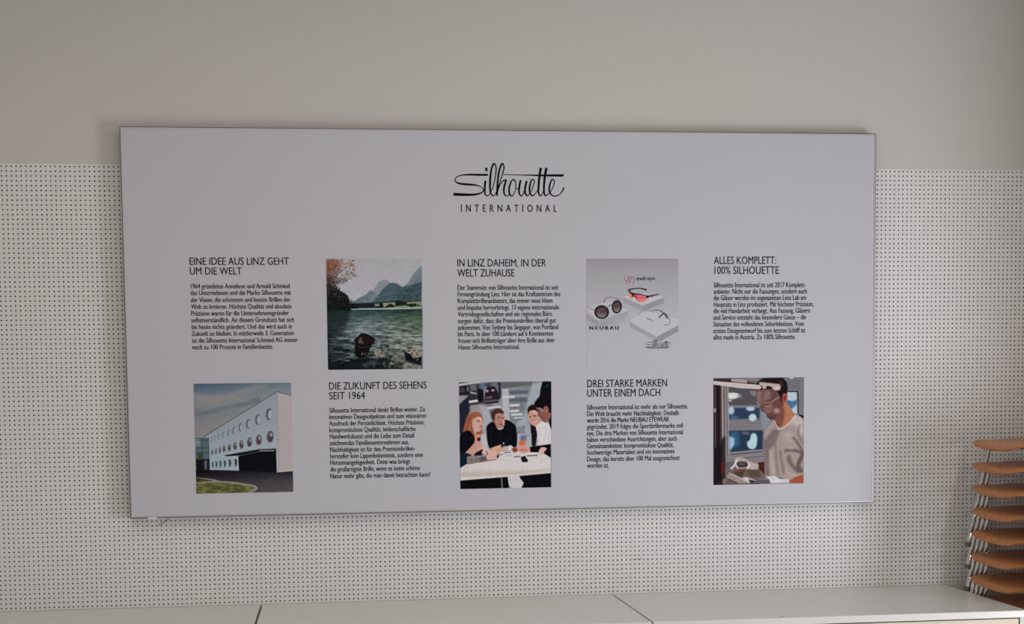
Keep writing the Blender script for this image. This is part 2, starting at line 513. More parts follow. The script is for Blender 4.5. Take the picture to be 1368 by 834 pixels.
logo('script_logo', lf, sign, M['ink'], YT, 1.3)['label'] = 'black handwritten script logo with a long crossbar'

# ------------------------------------------------------------------ printed photographs, painted procedurally


class Canvas:
    def __init__(s, tl, tr, bl, board, res=1.9, seed=1):
        s.tl, s.tr, s.bl = [np.array(p, float) for p in (tl, tr, bl)]
        s.ex = s.tr - s.tl; s.ey = s.bl - s.tl
        s.W = int(np.hypot(*s.ex) * res); s.H = int(np.hypot(*s.ey) * res)
        s.A = np.linalg.inv(np.stack([s.ex, s.ey], 1))
        s.im = np.zeros((s.H, s.W, 3)); s.res = res
        s.yy, s.xx = np.mgrid[0:s.H, 0:s.W]
        s.rng = np.random.RandomState(seed); s.board = np.array(board, float)
        s.view = (0, 0, 1)

    def uv(s, pts):
        vx, vy, sc = s.view
        q = np.array([(vx + p[0] / sc, vy + p[1] / sc) for p in pts]) - s.tl
        q = q @ s.A.T
        return q * [s.W, s.H]

    def L(s, d): return d / s.view[2] * s.res            # length in canvas cells

    def blur(s, a, r):
        r = float(r)
        if r < .3: return a
        k = int(math.ceil(r * 2.5)); x = np.arange(-k, k + 1); g = np.exp(-x * x / (2 * r * r)); g /= g.sum()
        for ax in (0, 1):
            p = [(0, 0)] * a.ndim; p[ax] = (k, k); b_ = np.pad(a, p, mode='edge'); o = 0
            for i, w in enumerate(g):
                sl = [slice(None)] * a.ndim; sl[ax] = slice(i, i + a.shape[ax]); o = o + w * b_[tuple(sl)]
            a = o
        return a

    def pmask(s, q):
        m = np.zeros((s.H, s.W))
        x0, y0 = np.floor(q.min(0)).astype(int) - 1; x1, y1 = np.ceil(q.max(0)).astype(int) + 2
        x0, y0 = max(0, x0), max(0, y0); x1, y1 = min(s.W, x1), min(s.H, y1)
        if x1 <= x0 or y1 <= y0: return m
        acc = 0
        for ox in (.17, .5, .83):
            for oy in (.17, .5, .83):
                X, Y = np.meshgrid(np.arange(x0, x1) + ox, np.arange(y0, y1) + oy)
                ins = np.zeros(X.shape, bool)
                for i in range(len(q)):
                    ax, ay = q[i]; bx, by = q[(i + 1) % len(q)]
                    if ay == by: continue
                    c = ((ay > Y) != (by > Y)) & (X < (bx - ax) * (Y - ay) / (by - ay) + ax)
                    ins ^= c
                acc = acc + ins
        m[y0:y1, x0:x1] = acc / 9.0
        return m

    def put(s, m, col, a=1.0):
        col = np.array(col, float)
        m = (m * a)[..., None]
        s.im = s.im * (1 - m) + col * m

    def poly(s, pts, col, soft=0, smooth=False, a=1.0):
        if smooth:
            p = [np.array(t_, float) for t_ in pts]; n = len(p); o = []
            for i in range(n):
                q = [p[(i - 1) % n], p[i], p[(i + 1) % n], p[(i + 2) % n]]
                for k in range(5):
                    t_ = k / 5
                    o.append(.5 * ((2 * q[1]) + (-q[0] + q[2]) * t_ + (2 * q[0] - 5 * q[1] + 4 * q[2] - q[3]) * t_ ** 2 + (-q[0] + 3 * q[1] - 3 * q[2] + q[3]) * t_ ** 3))
            pts = o
        s.put(s.blur(s.pmask(s.uv(pts)), s.L(soft)), col, a)

    def ell(s, cx, cy, rx, ry, col, rot=0, soft=0, a=1.0):
        t_ = np.linspace(0, 2 * math.pi, 28)[:-1]; c, sn = math.cos(rot), math.sin(rot)
        s.poly([(cx + rx * math.cos(k) * c - ry * math.sin(k) * sn, cy + rx * math.cos(k) * sn + ry * math.sin(k) * c) for k in t_], col, soft, a=a)

    def line(s, pts, w, col, soft=0, smooth=True, a=1.0):
        p = catmull([(x, y) for x, y in pts], 6) if smooth and len(pts) > 2 else np.array(pts, float)
        d = np.gradient(p, axis=0); d /= np.maximum(1e-6, np.hypot(d[:, 0], d[:, 1]))[:, None]
        n = np.stack([-d[:, 1], d[:, 0]], 1)
        ww = np.interp(np.linspace(0, 1, len(p)), np.linspace(0, 1, len(w)), w) if isinstance(w, (list, tuple)) else np.full(len(p), w)
        L = p + n * ww[:, None] / 2; R_ = p - n * ww[:, None] / 2
        s.poly([tuple(a_) for a_ in L] + [tuple(a_) for a_ in R_[::-1]], col, soft, a=a)

    def noise(s, fx, fy, oct=3, seed=None):
        rng = np.random.RandomState(seed if seed is not None else s.rng.randint(1 << 30)); o = 0; amp = 1; tot = 0
        for k in range(oct):
            gw, gh = int(fx * 2 ** k) + 3, int(fy * 2 ** k) + 3
            g = rng.rand(gh, gw)
            X = s.xx / s.W * (gw - 2.01); Y = s.yy / s.H * (gh - 2.01)
            xi, yi = X.astype(int), Y.astype(int); fxx, fyy = X - xi, Y - yi
            fxx = fxx * fxx * (3 - 2 * fxx); fyy = fyy * fyy * (3 - 2 * fyy)
            v = (g[yi, xi] * (1 - fxx) + g[yi, xi + 1] * fxx) * (1 - fyy) + (g[yi + 1, xi] * (1 - fxx) + g[yi + 1, xi + 1] * fxx) * fyy
            o = o + v * amp; tot += amp; amp *= .55
        return o / tot

    def vgrad(s, stops):
        """stops: (y in view units, colour)"""
        vx, vy, sc = s.view
        y = np.array([((vy + t_[0] / sc) - s.tl[1]) / s.ey[1] * s.H for t_ in stops])
        c = np.array([t_[1] for t_ in stops], float)
        return np.stack([np.interp(s.yy + .5, y, c[:, k]) for k in range(3)], -1)

    def fill(s, pts, img, soft=0, a=1.0):
        m = s.blur(s.pmask(s.uv(pts)), s.L(soft)) * a
        s.im = s.im * (1 - m[..., None]) + img * m[..., None]

    def build(s, label, grain=1.0, contrast=1.12, sat=.84):
        lm = s.im.mean(-1, keepdims=True)
        s.im = lm + (s.im - lm) * sat
        if contrast != 1: s.im = 105 + (s.im - 105) * contrast - 4
        s.im = np.clip(s.im, 9, 245)
        g = s.rng.rand(s.H, s.W) - .5
        g = s.blur(g, .55); g = g / g.std()
        lum = s.im.mean(-1)
        s.im = s.im + grain * (g * (1.5 + lum * .012) + (s.noise(s.W / 3, s.H / 3, 2) - .5) * lum * .07)[..., None]
        alb = lin(np.clip(s.im, 0, 255)) / float(lin(s.board) @ [.2126, .7152, .0722]) * np.array([0.625, 0.66, 0.70])
        alb = np.clip(alb, 0.004, 0.95)
        a = at(*s.tl, YT); b_ = at(*s.tr, YT); c = at(*s.bl, YT)
        d_ = at(*(s.tl + s.ex + s.ey), YT)
        x0 = (a.x + c.x) / 2; x1 = (b_.x + d_.x) / 2; z1 = (a.z + b_.z) / 2; z0 = (c.z + d_.z) / 2
        X = np.linspace(x0, x1, s.W) - so.x; Z = np.linspace(z1, z0, s.H) - so.z
        V = np.zeros((s.H, s.W, 3)); V[..., 0] = X[None, :]; V[..., 1] = YT - so.y; V[..., 2] = Z[:, None]
        i = np.arange((s.H - 1) * s.W).reshape(s.H - 1, s.W)[:, :-1]
        F = np.stack([i, i + s.W, i + s.W + 1, i + 1], -1).reshape(-1, 4)
        me = bpy.data.meshes.new('photo_print')
        me.vertices.add(s.H * s.W); me.vertices.foreach_set('co', V.reshape(-1))
        nf = len(F); me.loops.add(nf * 4); me.loops.foreach_set('vertex_index', F.reshape(-1).astype(np.int32))
        me.polygons.add(nf); me.polygons.foreach_set('loop_start', (np.arange(nf) * 4).astype(np.int32))
        me.update(calc_edges=True)
        at_ = me.color_attributes.new('ink', 'FLOAT_COLOR', 'POINT')
        at_.data.foreach_set('color', np.concatenate([alb, np.ones((s.H, s.W, 1))], -1).reshape(-1))
        if me.polygons[0].normal.y > 0: me.flip_normals()
        o = link('photo_print', me, M['photo'], sign); o['label'] = label
        return o

# ------------------------------------------------------------------ photo 1: lake and mountains
cv = Canvas((435.1, 346.0), (562.6, 346.0), (438.8, 493.6), (153, 149, 150), seed=3)
cv.view = (420, 330, 4.635)
cv.im[:] = cv.vgrad([(70, (146, 143, 147)), (250, (149, 147, 152)), (330, (152, 150, 154)), (380, (120, 126, 130))])
cv.im += ((cv.noise(12, 14) - .5) * 6)[..., None]
cv.poly([(350, 300), (375, 245), (400, 215), (425, 202), (455, 208), (468, 225), (500, 260), (500, 350), (340, 350)], (119, 121, 128), 2)
cv.poly([(235, 345), (270, 318), (320, 292), (343, 268), (362, 272), (372, 290), (410, 300), (410, 360), (235, 360)], (96, 105, 114), 2)
cv.poly([(545, 250), (575, 225), (600, 180), (632, 140), (662, 115), (662, 260), (545, 270)], (106, 112, 120), 2)
cv.poly([(590, 240), (625, 180), (662, 140), (662, 260)], (92, 102, 110), 5, a=.6)
cv.poly([(350, 345), (385, 310), (420, 262), (455, 230), (480, 222), (510, 228), (540, 248), (580, 240), (600, 270), (600, 360), (350, 360)], (66, 84, 92), 2)
cv.poly([(520, 300), (550, 258), (600, 235), (662, 215), (662, 345), (510, 345)], (60, 76, 82), 2)
n = cv.noise(30, 60, 3)
cv.fill([(250, 300), (662, 240), (662, 345), (250, 352)], cv.im + (n[..., None] - .5) * 34, 8)
cv.poly([(215, 352), (300, 346), (370, 345), (430, 340), (520, 330), (560, 340), (662, 335), (662, 385), (215, 380)], (30, 42, 42), 1.5)
cv.poly([(420, 347), (498, 342), (498, 370), (425, 372)], (128, 128, 98), 1.5)
cv.poly([(372, 352), (400, 352), (400, 366), (372, 368)], (118, 120, 98), 1.5)
cv.poly([(570, 343), (662, 338), (662, 362), (570, 358)], (122, 124, 98), 1.5)
cv.poly([(500, 368), (575, 360), (662, 366), (662, 378), (430, 380)], (112, 126, 88), 1.5)
for x, y, r in ((468, 362, 13), (450, 368, 9), (485, 366, 10), (598, 362, 14), (620, 360, 12), (578, 360, 9), (412, 360, 11), (640, 362, 6)):
    cv.ell(x, y, r, r * .8, (26, 36, 30), soft=1.5)
cv.poly([(205, 380), (662, 377), (662, 383), (300, 389), (205, 389)], (150, 154, 158), 1)
# water
wat = cv.vgrad([(385, (44, 62, 62)), (420, (66, 86, 84)), (480, (100, 112, 116)), (540, (108, 118, 122)), (600, (76, 88, 90)), (680, (52, 60, 62)), (758, (24, 28, 32))])
gx = np.clip((cv.xx / cv.W - .42) * 2.2, 0, 1)[..., None]
wr = cv.vgrad([(385, (40, 56, 50)), (430, (74, 92, 78)), (500, (92, 104, 92)), (560, (112, 118, 110)), (640, (118, 120, 112)), (700, (84, 86, 82)), (758, (60, 62, 60))])
wat = wat * (1 - gx) + wr * gx
rip = cv.noise(14, 80, 3, seed=5) - .5
wat = wat * .93 + 1.35 * rip[..., None] * np.clip((cv.yy / cv.H - .45) * 4, .3, 1)[..., None] * np.array([120, 122, 118])
lx = np.clip(1 - cv.xx / cv.W * 4, 0, 1)[..., None] * np.clip((cv.yy / cv.H - .5) * 6, 0, 1)[..., None]
wat = wat * (1 - .45 * lx)
cv.fill([(60, 388), (670, 386), (670, 770), (60, 770)], wat, 1)
cv.poly([(78, 388), (220, 388), (215, 440), (190, 520), (120, 560), (80, 560)], (28, 36, 36), 12, a=.7)
# left trees
cv.poly([(70, 230), (110, 240), (150, 265), (185, 285), (205, 300), (222, 340), (215, 392), (70, 398)], (36, 38, 38), 2)
for k in range(160):
    x = 72 + cv.rng.rand() * 150; y = 245 + cv.rng.rand() * 145
    if x > 150 + (y - 245) * .5: continue
    g = cv.rng.rand(); cv.ell(x, y, 2 + 5 * cv.rng.rand(), 2 + 3 * cv.rng.rand(), (26 + 70 * g ** 3, 28 + 62 * g ** 3, 30 + 48 * g ** 3), cv.rng.rand() * 3, soft=1)
for x, h in ((190, 285), (240, 325), (228, 318), (258, 340), (205, 300)):
    cv.poly([(x - 9, 382), (x, h), (x + 9, 382)], (24, 30, 32), 1.5)
cv.poly([(70, 76), (150, 76), (150, 110), (120, 150), (105, 190), (70, 200)], (118, 78, 62), 9, a=.75)
cv.poly([(70, 180), (110, 180), (130, 240), (120, 270), (70, 260)], (66, 54, 52), 9, a=.6)
for k in range(420):
    u, v = cv.rng.rand(), cv.rng.rand()
    y = 76 + v * 215
    xm = 95 + 150 * max(0, 1 - v * 1.15) + 85 * math.exp(-((v - .45) / .25) ** 2)
    x = 72 + u ** 1.3 * (xm - 72)
    L_ = 8 + 14 * cv.rng.rand(); an_ = .5 + .5 * cv.rng.rand() - .9 * (cv.rng.rand() < .25)
    mixv = min(1, max(0, v * 1.7 - .25 + (cv.rng.rand() - .5) * .4))
    c = np.array((150 - 20 * cv.rng.rand(), 84 + 14 * cv.rng.rand(), 64)) * (1 - mixv) + np.array((58, 50, 48)) * mixv
    if cv.rng.rand() < .2: c = c * .6
    cv.line([(x, y), (x + L_ * math.cos(an_), y + L_ * math.sin(an_))], [4.5, 1.5], c, smooth=False, a=.85)
cv.ell(238, 86, 5, 5, (70, 62, 60), soft=1)
for k in range(260):
    u, v = cv.rng.rand(), cv.rng.rand()
    x = 74 + u * 95 * (1 - v * .5); y = 78 + v * 190
    L_ = 7 + 9 * cv.rng.rand(); an_ = .3 + 1.2 * cv.rng.rand()
    c = [(118, 72, 58), (92, 56, 48), (60, 46, 44), (44, 38, 38)][min(3, int(v * 3 + cv.rng.rand()))]
    cv.line([(x, y), (x + L_ * math.cos(an_), y + L_ * math.sin(an_))], [4, 1.5], c, smooth=False, a=.8)
for x, h in ((120, 262), (145, 272), (165, 290), (183, 278), (100, 250), (212, 320)):
    for q in range(5):
        yy = h + (380 - h) * q / 5; w_ = 6 + q * 3.4
        cv.poly([(x - w_, yy + 26), (x, yy - 4), (x + w_, yy + 26)], (26 + 8 * (q % 2), 30 + 7 * (q % 2), 31), 1.5, a=.8)
for k in range(70):
    x = 85 + cv.rng.rand() * 600; y = 420 + cv.rng.rand() ** .8 * 330; w_ = (10 + 26 * cv.rng.rand()) * (.5 + (y - 400) / 500)
    d_ = cv.rng.rand() < .55
    cv.line([(x - w_ / 2, y + 1), (x, y - 2), (x + w_ / 2, y + 1)], [1, 3 + (y - 400) / 120, 1], (34, 44, 46) if d_ else (150, 158, 158), 1.2, a=.45)
# rocks in the water
cv.view = (434, 420, 10.364)
for pts, c in (
        ([(690, 500), (740, 470), (820, 520), (830, 575), (760, 600), (700, 560)], (132, 124, 112)),
        ([(980, 540), (1060, 545), (1110, 600), (1100, 660), (1000, 650), (930, 640), (940, 580)], (98, 98, 92)),
        ([(1180, 500), (1260, 480), (1330, 510), (1338, 590), (1230, 600), (1180, 550)], (134, 122, 106)),
        ([(1110, 660), (1200, 680), (1320, 700), (1345, 765), (1110, 765)], (104, 104, 96)),
        ([(860, 690), (900, 680), (915, 730), (890, 750)], (92, 92, 86))):
    cv.poly(pts, c, 5, smooth=True)
cv.poly([(1090, 545), (1130, 520), (1190, 560), (1230, 610), (1340, 590), (1345, 710), (1230, 680), (1130, 640)], (24, 28, 34), 5)
cv.poly([(60, 640), (300, 690), (400, 640), (500, 610), (700, 620), (820, 600), (930, 570), (920, 640), (880, 700), (900, 765), (55, 765)], (27, 32, 38), 12, a=.85)
cv.poly([(500, 690), (640, 640), (740, 640), (700, 700), (560, 710)], (84, 96, 100), 16, a=.5)
n = cv.noise(40, 40, 3, seed=11)
cv.fill([(650, 440), (1345, 440), (1345, 765), (860, 765)], cv.im * (.62 + .76 * n[..., None]), 12)
cv.poly([(400, 350), (450, 310), (500, 262), (560, 262), (640, 300), (705, 345), (670, 400), (630, 450), (615, 520), (560, 600), (470, 600), (410, 540), (415, 440), (430, 400)], (28, 25, 26), 3)
cv.poly([(520, 300), (600, 300), (690, 345), (650, 400), (580, 420), (540, 370)], (42, 29, 27), 6)
cv.poly([(470, 350), (500, 300), (520, 360), (550, 410), (500, 400), (460, 395)], (106, 82, 78), 7, a=.8)
cv.ell(520, 545, 12, 22, (110, 100, 98), soft=5, a=.8); cv.ell(560, 545, 9, 22, (104, 96, 96), soft=5, a=.8)
cv.line([(440, 430), (520, 460), (610, 440)], 10, (64, 60, 58), 4)
cv.line([(800, 380), (790, 430), (765, 455)], [12, 10, 16], (36, 40, 40), 2)
for k in range(120):
    x = 660 + cv.rng.rand() * 680; y = 450 + cv.rng.rand() * 300
    g_ = cv.rng.rand(); cv.ell(x, y, 8 + 22 * cv.rng.rand(), 5 + 12 * cv.rng.rand(), (30, 34, 36) if g_ < .5 else (128, 124, 114), cv.rng.rand() * 3, 5, a=.45)
for k in range(60):
    x = 60 + cv.rng.rand() * 600; y = 330 + cv.rng.rand() * 400
    if 395 < x < 700 and y < 610: continue
    g_ = cv.rng.rand(); cv.line([(x - 35, y + 6), (x, y - 4), (x + 40, y + 4)], [2, 11, 2], (28, 36, 40) if g_ < .6 else (110, 118, 118), 4, a=.5)
cv.build('printed photo of a lake with rocks and mountains')

# ------------------------------------------------------------------ photo 2: white building with round windows
cv = Canvas((259.0, 512.2), (388.9, 512.2), (262.0, 658.6), (157, 151, 152), seed=4)
cv.view = (258, 510, 10.06)
sky = cv.vgrad([(20, (66, 86, 106)), (120, (84, 100, 116)), (260, (110, 112, 116)), (420, (104, 110, 118)), (560, (118, 116, 120)), (760, (124, 122, 124))])
sx = cv.xx / cv.W; sy = cv.yy / cv.H
sky = sky + (sx[..., None] * np.array([30, 22, 12]))
cv.im[:] = sky
cv.line([(20, 190), (250, 230), (520, 190), (760, 110), (1000, 50)], [90, 110, 70, 60, 30], (130, 126, 128), 26, a=.8)
cv.line([(20, 300), (300, 300), (600, 240)], [140, 100, 40], (126, 122, 124), 30, a=.7)
cv.line([(30, 440), (250, 395), (450, 345), (700, 300), (900, 240)], [40, 34, 30, 60, 70], (84, 98, 112), 16, a=.75)
cv.line([(30, 470), (250, 450), (520, 410)], [16, 12, 8], (128, 124, 126), 10, a=.6)
cv.im += ((cv.noise(40, 40) - .5) * 5)[..., None]
V1 = (258, 510, 10.06); V2 = (258, 584, 10.06)
wl = cv.vgrad([(150, (134, 135, 141)), (600, (140, 143, 150)), (1180, (150, 160, 170))]) - (1 - sx[..., None]) * np.array([14, 8, 4])
cv.fill([(140, 735), (1125, 145), (1150, 1225), (610, 1190), (605, 1185), (225, 1175), (215, 750)], wl, 2)
cv.poly([(1125, 145), (1330, 200), (1350, 1215), (1150, 1225)], (158, 146, 146), 2)
cv.line([(140, 733), (1125, 143)], 9, (62, 66, 72), 1, smooth=False)
cv.line([(1125, 143), (1335, 200)], 10, (70, 70, 76), 1, smooth=False)
cv.line([(1128, 160), (1148, 1222)], 7, (122, 118, 122), 2, smooth=False)
win = [(1022, 444, 48, 78), (870, 512, 40, 70), (742, 568, 33, 62), (636, 614, 26, 56), (550, 652, 22, 50), (478, 686, 18, 46), (408, 712, 15, 42), (348, 735, 12, 38), (296, 755, 10, 34), (252, 775, 9, 32)]
for k, (x, y, rx, ry) in enumerate(win):
    cv.ell(x, y, rx, ry, (62, 60, 66), .06, 2); cv.ell(x + rx * .28, y + 2, rx * .70, ry * .84, (134, 146, 158), .06, 2)
    cv.ell(x - rx * .1, y, rx * .9, ry * .92, (120, 122, 130), .06, 3, a=.35)
    cv.ell(x + rx * .34, y + 1, rx * .58, ry * .74, (136, 148, 160), .06, 2)
dd = 744
row2 = [(1032, 744, 46, 80), (878, 784, 38, 70), (754, 812, 32, 64), (646, 842, 28, 58), (560, 862, 24, 52), (484, 882, 20, 48), (414, 896, 17, 46), (358, 912, 13, 44), (306, 924, 11, 40), (256, 936, 11, 40)]
for k, (x, y, rx, ry) in enumerate(row2):
    cv.ell(x, y, rx, ry, (84, 80, 84), .06, 2); cv.ell(x + rx * .2, y + 4, rx * .78, ry * .88, (76, 62, 64), .06, 2)
    cv.poly([(x - rx * .2, y - ry * .7), (x + rx * .6, y - ry * .6), (x + rx * .8, y - ry * .05), (x, y)], (140, 146, 152), 4, a=.85)
for k, (x, y, rx, ry) in enumerate([(564, 1084, 24, 54), (486, 1092, 22, 54), (420, 1098, 19, 50), (360, 1102, 17, 50), (308, 1106, 15, 46), (260, 1108, 14, 44)]):
    cv.ell(x, y, rx, ry, (70, 76, 84), .04, 2); cv.ell(x - rx * .4, y + 6, rx * .5, ry * .75, (148, 158, 166), .04, 3)
    cv.ell(x + rx * .25, y, rx * .55, ry * .8, (48, 44, 48), .04, 2)
cv.view = V2
cv.poly([(600, 255), (880, 200), (1115, 165), (1122, 490), (612, 470)], (19, 21, 27), 2)
cv.poly([(425, 238), (880, 165), (1115, 160), (1110, 195), (885, 196), (640, 245), (430, 256)], (26, 27, 33), 2)
cv.poly([(890, 178), (1090, 176), (1088, 196), (890, 196)], (124, 116, 118), 2)
cv.line([(425, 258), (600, 262), (607, 445)], 8, (160, 160, 164), 1, smooth=False)
cv.line([(1118, 170), (1128, 480)], 10, (164, 156, 158), 1, smooth=False)
# glass wing, bush
cv.poly([(30, 0), (212, 10), (216, 285), (36, 290)], (78, 98, 104), 2)
for y in (8, 36, 135, 200):
    cv.line([(32, y), (212, y + 4)], 9, (38, 62, 66), 1.5, smooth=False)
for x in (120, 208):
    cv.line([(x, 0), (x + 4, 285)], 6, (44, 64, 68), 1.5, smooth=False)
cv.poly([(36, 15), (90, 20), (100, 70), (60, 120), (36, 120)], (136, 148, 150), 14, a=.6)
cv.poly([(38, 285), (218, 285), (222, 430), (40, 450)], (27, 28, 32), 3)
cv.poly([(150, 305), (185, 300), (185, 425), (152, 425)], (92, 92, 96), 3)
for k in range(90):
    a_ = cv.rng.rand() * 6.28; r_ = 70 * cv.rng.rand() ** .6
    x, y = 92 + r_ * math.cos(a_) * .9, 245 + r_ * math.sin(a_)
    cv.line([(92, 250), (x, y)], [3, 6], (36 + 34 * cv.rng.rand(), 40 + 34 * cv.rng.rand(), 36), 1, smooth=False, a=.6)
asp = cv.vgrad([(420, (30, 29, 34)), (500, (42, 40, 46)), (600, (64, 58, 62)), (760, (78, 72, 76))]) + (sx[..., None] - .6) * 16
asp = asp + (cv.noise(30, 60, 3)[..., None] - .5) * 10
cv.fill([(30, 432), (225, 432), (600, 450), (1125, 485), (1350, 475), (1350, 770), (30, 770)], asp, 2)
cv.line([(1130, 484), (1350, 472)], 8, (30, 26, 28), 1.5, smooth=False)
cv.line([(1140, 474), (1350, 462)], 10, (172, 160, 158), 1.5, smooth=False)
gr = np.ones_like(cv.im) * np.array([92, 90, 52]) + (cv.noise(24, 70, 3)[..., None] - .5) * np.array([90, 84, 44])
cv.poly([(30, 525), (290, 560), (330, 580), (560, 600), (830, 650), (870, 690), (820, 730), (720, 765), (30, 765)], (136, 124, 118), 2)
cv.fill([(30, 530), (270, 572), (250, 582), (30, 596)], gr * .72, 3)
cv.fill([(30, 612), (320, 596), (540, 622), (810, 668), (822, 690), (780, 720), (680, 765), (30, 765)], gr, 3)
cv.build('printed photo of a white building with round windows', .7, 1.06)

# ------------------------------------------------------------------ photo 3: meeting at a table
cv = Canvas((613.0, 510.6), (736.0, 510.0), (615.0, 652.7), (164, 160, 165), seed=6)
cv.view = (600, 500, 5.213)
cv.im[:] = cv.vgrad([(50, (118, 120, 128)), (300, (136, 138, 146)), (560, (140, 140, 146))])
cv.im += ((cv.noise(8, 10, 3) - .5) * 26)[..., None]
V0 = cv.view; A1 = (612, 508, 11.27); A2 = (674, 508, 11.27); A3 = (612, 580, 10.857)
cv.view = A1
cv.poly([(10, 60), (300, 60), (620, 30), (620, 300), (370, 400), (160, 480), (10, 480)], (56, 52, 60), 6)
cv.poly([(10, 95), (160, 85), (160, 220), (10, 220)], (34, 32, 38), 5)
cv.ell(60, 150, 50, 45, (78, 76, 82), soft=14, a=.7); cv.ell(145, 130, 14, 50, (108, 106, 112), soft=6)
cv.poly([(180, 70), (275, 65), (280, 160), (185, 150)], (98, 98, 102), 5)
cv.poly([(180, 165), (280, 195), (280, 215), (185, 195)], (158, 152, 156), 4)
cv.poly([(290, 130), (375, 130), (375, 310), (300, 320)], (28, 28, 36), 5)
cv.poly([(375, 110), (400, 400), (440, 410), (440, 100)], (126, 130, 142), 8)
cv.ell(370, 95, 60, 45, (96, 112, 128), soft=12, a=.9); cv.poly([(400, 60), (480, 50), (490, 90), (410, 100)], (56, 70, 86), 8)
cv.poly([(480, 40), (600, 35), (610, 200), (560, 130), (480, 80)], (102, 100, 112), 8)
cv.poly([(430, 110), (540, 95), (600, 200), (600, 340), (400, 360), (400, 210)], (46, 36, 44), 5, smooth=False)
cv.poly([(410, 250), (510, 240), (510, 275), (415, 285)], (90, 82, 86), 4); cv.poly([(410, 310), (600, 290), (600, 310), (410, 335)], (104, 92, 96), 4)
cv.poly([(410, 370), (530, 360), (530, 385), (415, 395)], (120, 108, 110), 4)
cv.ell(435, 165, 22, 18, (150, 148, 154), soft=4); cv.ell(520, 155, 26, 16, (158, 154, 160), soft=4)
cv.poly([(605, 40), (640, 35), (640, 270), (610, 280)], (44, 46, 56), 4)
cv.poly([(10, 230), (160, 228), (10, 370)], (138, 132, 134), 3)
cv.poly([(25, 375), (160, 240), (170, 480), (130, 560), (90, 800), (25, 800)], (40, 42, 56), 6)
cv.line([(165, 325), (295, 308)], 34, (205, 199, 202), 3, smooth=False)
cv.poly([(175, 380), (370, 350), (440, 400), (480, 480), (480, 834), (370, 834), (350, 500), (250, 470), (180, 480)], (142, 130, 128), 8)
cv.poly([(320, 385), (400, 390), (470, 470), (490, 600), (430, 700), (400, 830), (370, 700), (360, 520)], (150, 152, 160), 10)
cv.poly([(10, 30), (10, 90), (420, 25), (300, 20), (100, 30)], (168, 164, 166), 3)
cv.poly([(12, 34), (200, 30), (12, 55)], (60, 58, 62), 3)
cv.line([(435, 425), (560, 405), (640, 400)], 30, (182, 176, 180), 5, smooth=False)
cv.poly([(480, 440), (510, 440), (500, 520), (475, 520)], (104, 98, 104), 4)
cv.view = A2
cv.poly([(-50, 30), (410, 25), (410, 75), (0, 130), (-50, 130)], (94, 92, 98), 6)
cv.poly([(-40, 130), (60, 130), (80, 834), (-40, 834)], (162, 160, 164), 8)
cv.poly([(60, 150), (360, 140), (340, 560), (200, 700), (80, 600)], (112, 118, 126), 10)
for y, x0, x1, h, c in ((190, 70, 350, 44, (84, 92, 102)), (305, 70, 330, 60, (86, 92, 102)), (415, 80, 270, 50, (112, 108, 112)), (240, 60, 360, 30, (134, 138, 146))):
    cv.poly([(x0, y - h / 2), (x1, y - h / 2 - 6), (x1, y + h / 2 - 6), (x0, y + h / 2)], c, 6)
for x0, x1, y, w in ((-40, 150, 255, 34), (70, 220, 378, 34), (80, 215, 462, 34), (95, 270, 515, 34), (140, 280, 565, 22)):
    cv.line([(x0, y + 6), (x1, y)], w, (188, 180, 180), 4, smooth=False)
cv.poly([(410, 60), (560, 40), (520, 240), (420, 350), (340, 420), (330, 700), (380, 834), (180, 834), (180, 640), (280, 560)], (146, 150, 158), 12)
cv.poly([(270, 680), (300, 700), (300, 740), (275, 720)], (92, 92, 106), 6); cv.line([(190, 590), (260, 580)], 14, (110, 94, 92), 4, smooth=False)
cv.poly([(180, 700), (280, 700), (320, 834), (180, 834)], (120, 122, 130), 12)
cv.poly([(565, 25), (700, 25), (700, 280), (520, 260), (535, 140)], (24, 26, 32), 3)
cv.poly([(610, 110), (650, 55), (660, 70), (625, 125)], (56, 60, 68), 5)
# man in black, middle
cv.view = V0
cv.poly([(258, 400), (262, 360), (290, 335), (320, 325), (350, 345), (392, 318), (440, 340), (465, 375), (470, 500), (400, 500), (340, 505), (285, 515), (262, 450)], (21, 22, 29), 1.5, smooth=True)
cv.poly([(300, 318), (302, 290), (318, 268), (350, 260), (378, 280), (386, 320), (385, 350), (372, 374), (350, 384), (330, 372), (318, 345)], (168, 118, 106), 1.5, smooth=True)
cv.poly([(292, 300), (294, 262), (318, 242), (352, 240), (378, 262), (376, 276), (345, 272), (322, 282), (316, 315), (306, 325)], (74, 50, 46), 1.5, smooth=True)
cv.poly([(325, 350), (345, 362), (370, 350), (376, 368), (352, 386), (330, 376)], (150, 116, 108), 2, a=.7)
cv.poly([(335, 372), (352, 380), (376, 368), (378, 378), (354, 388), (338, 384)], (206, 188, 186), 1.5, a=.8)
cv.line([(336, 308), (354, 306)], 4, (84, 52, 48), 1.2, smooth=False); cv.line([(366, 308), (378, 312)], 4, (84, 52, 48), 1.2, smooth=False)
cv.line([(358, 318), (362, 336)], 4, (128, 84, 74), 1.5, smooth=False); cv.line([(346, 348), (370, 346)], 4, (110, 58, 56), 1.2, smooth=False)
cv.poly([(370, 315), (382, 318), (382, 345), (372, 352)], (202, 168, 160), 2.5, a=.6)
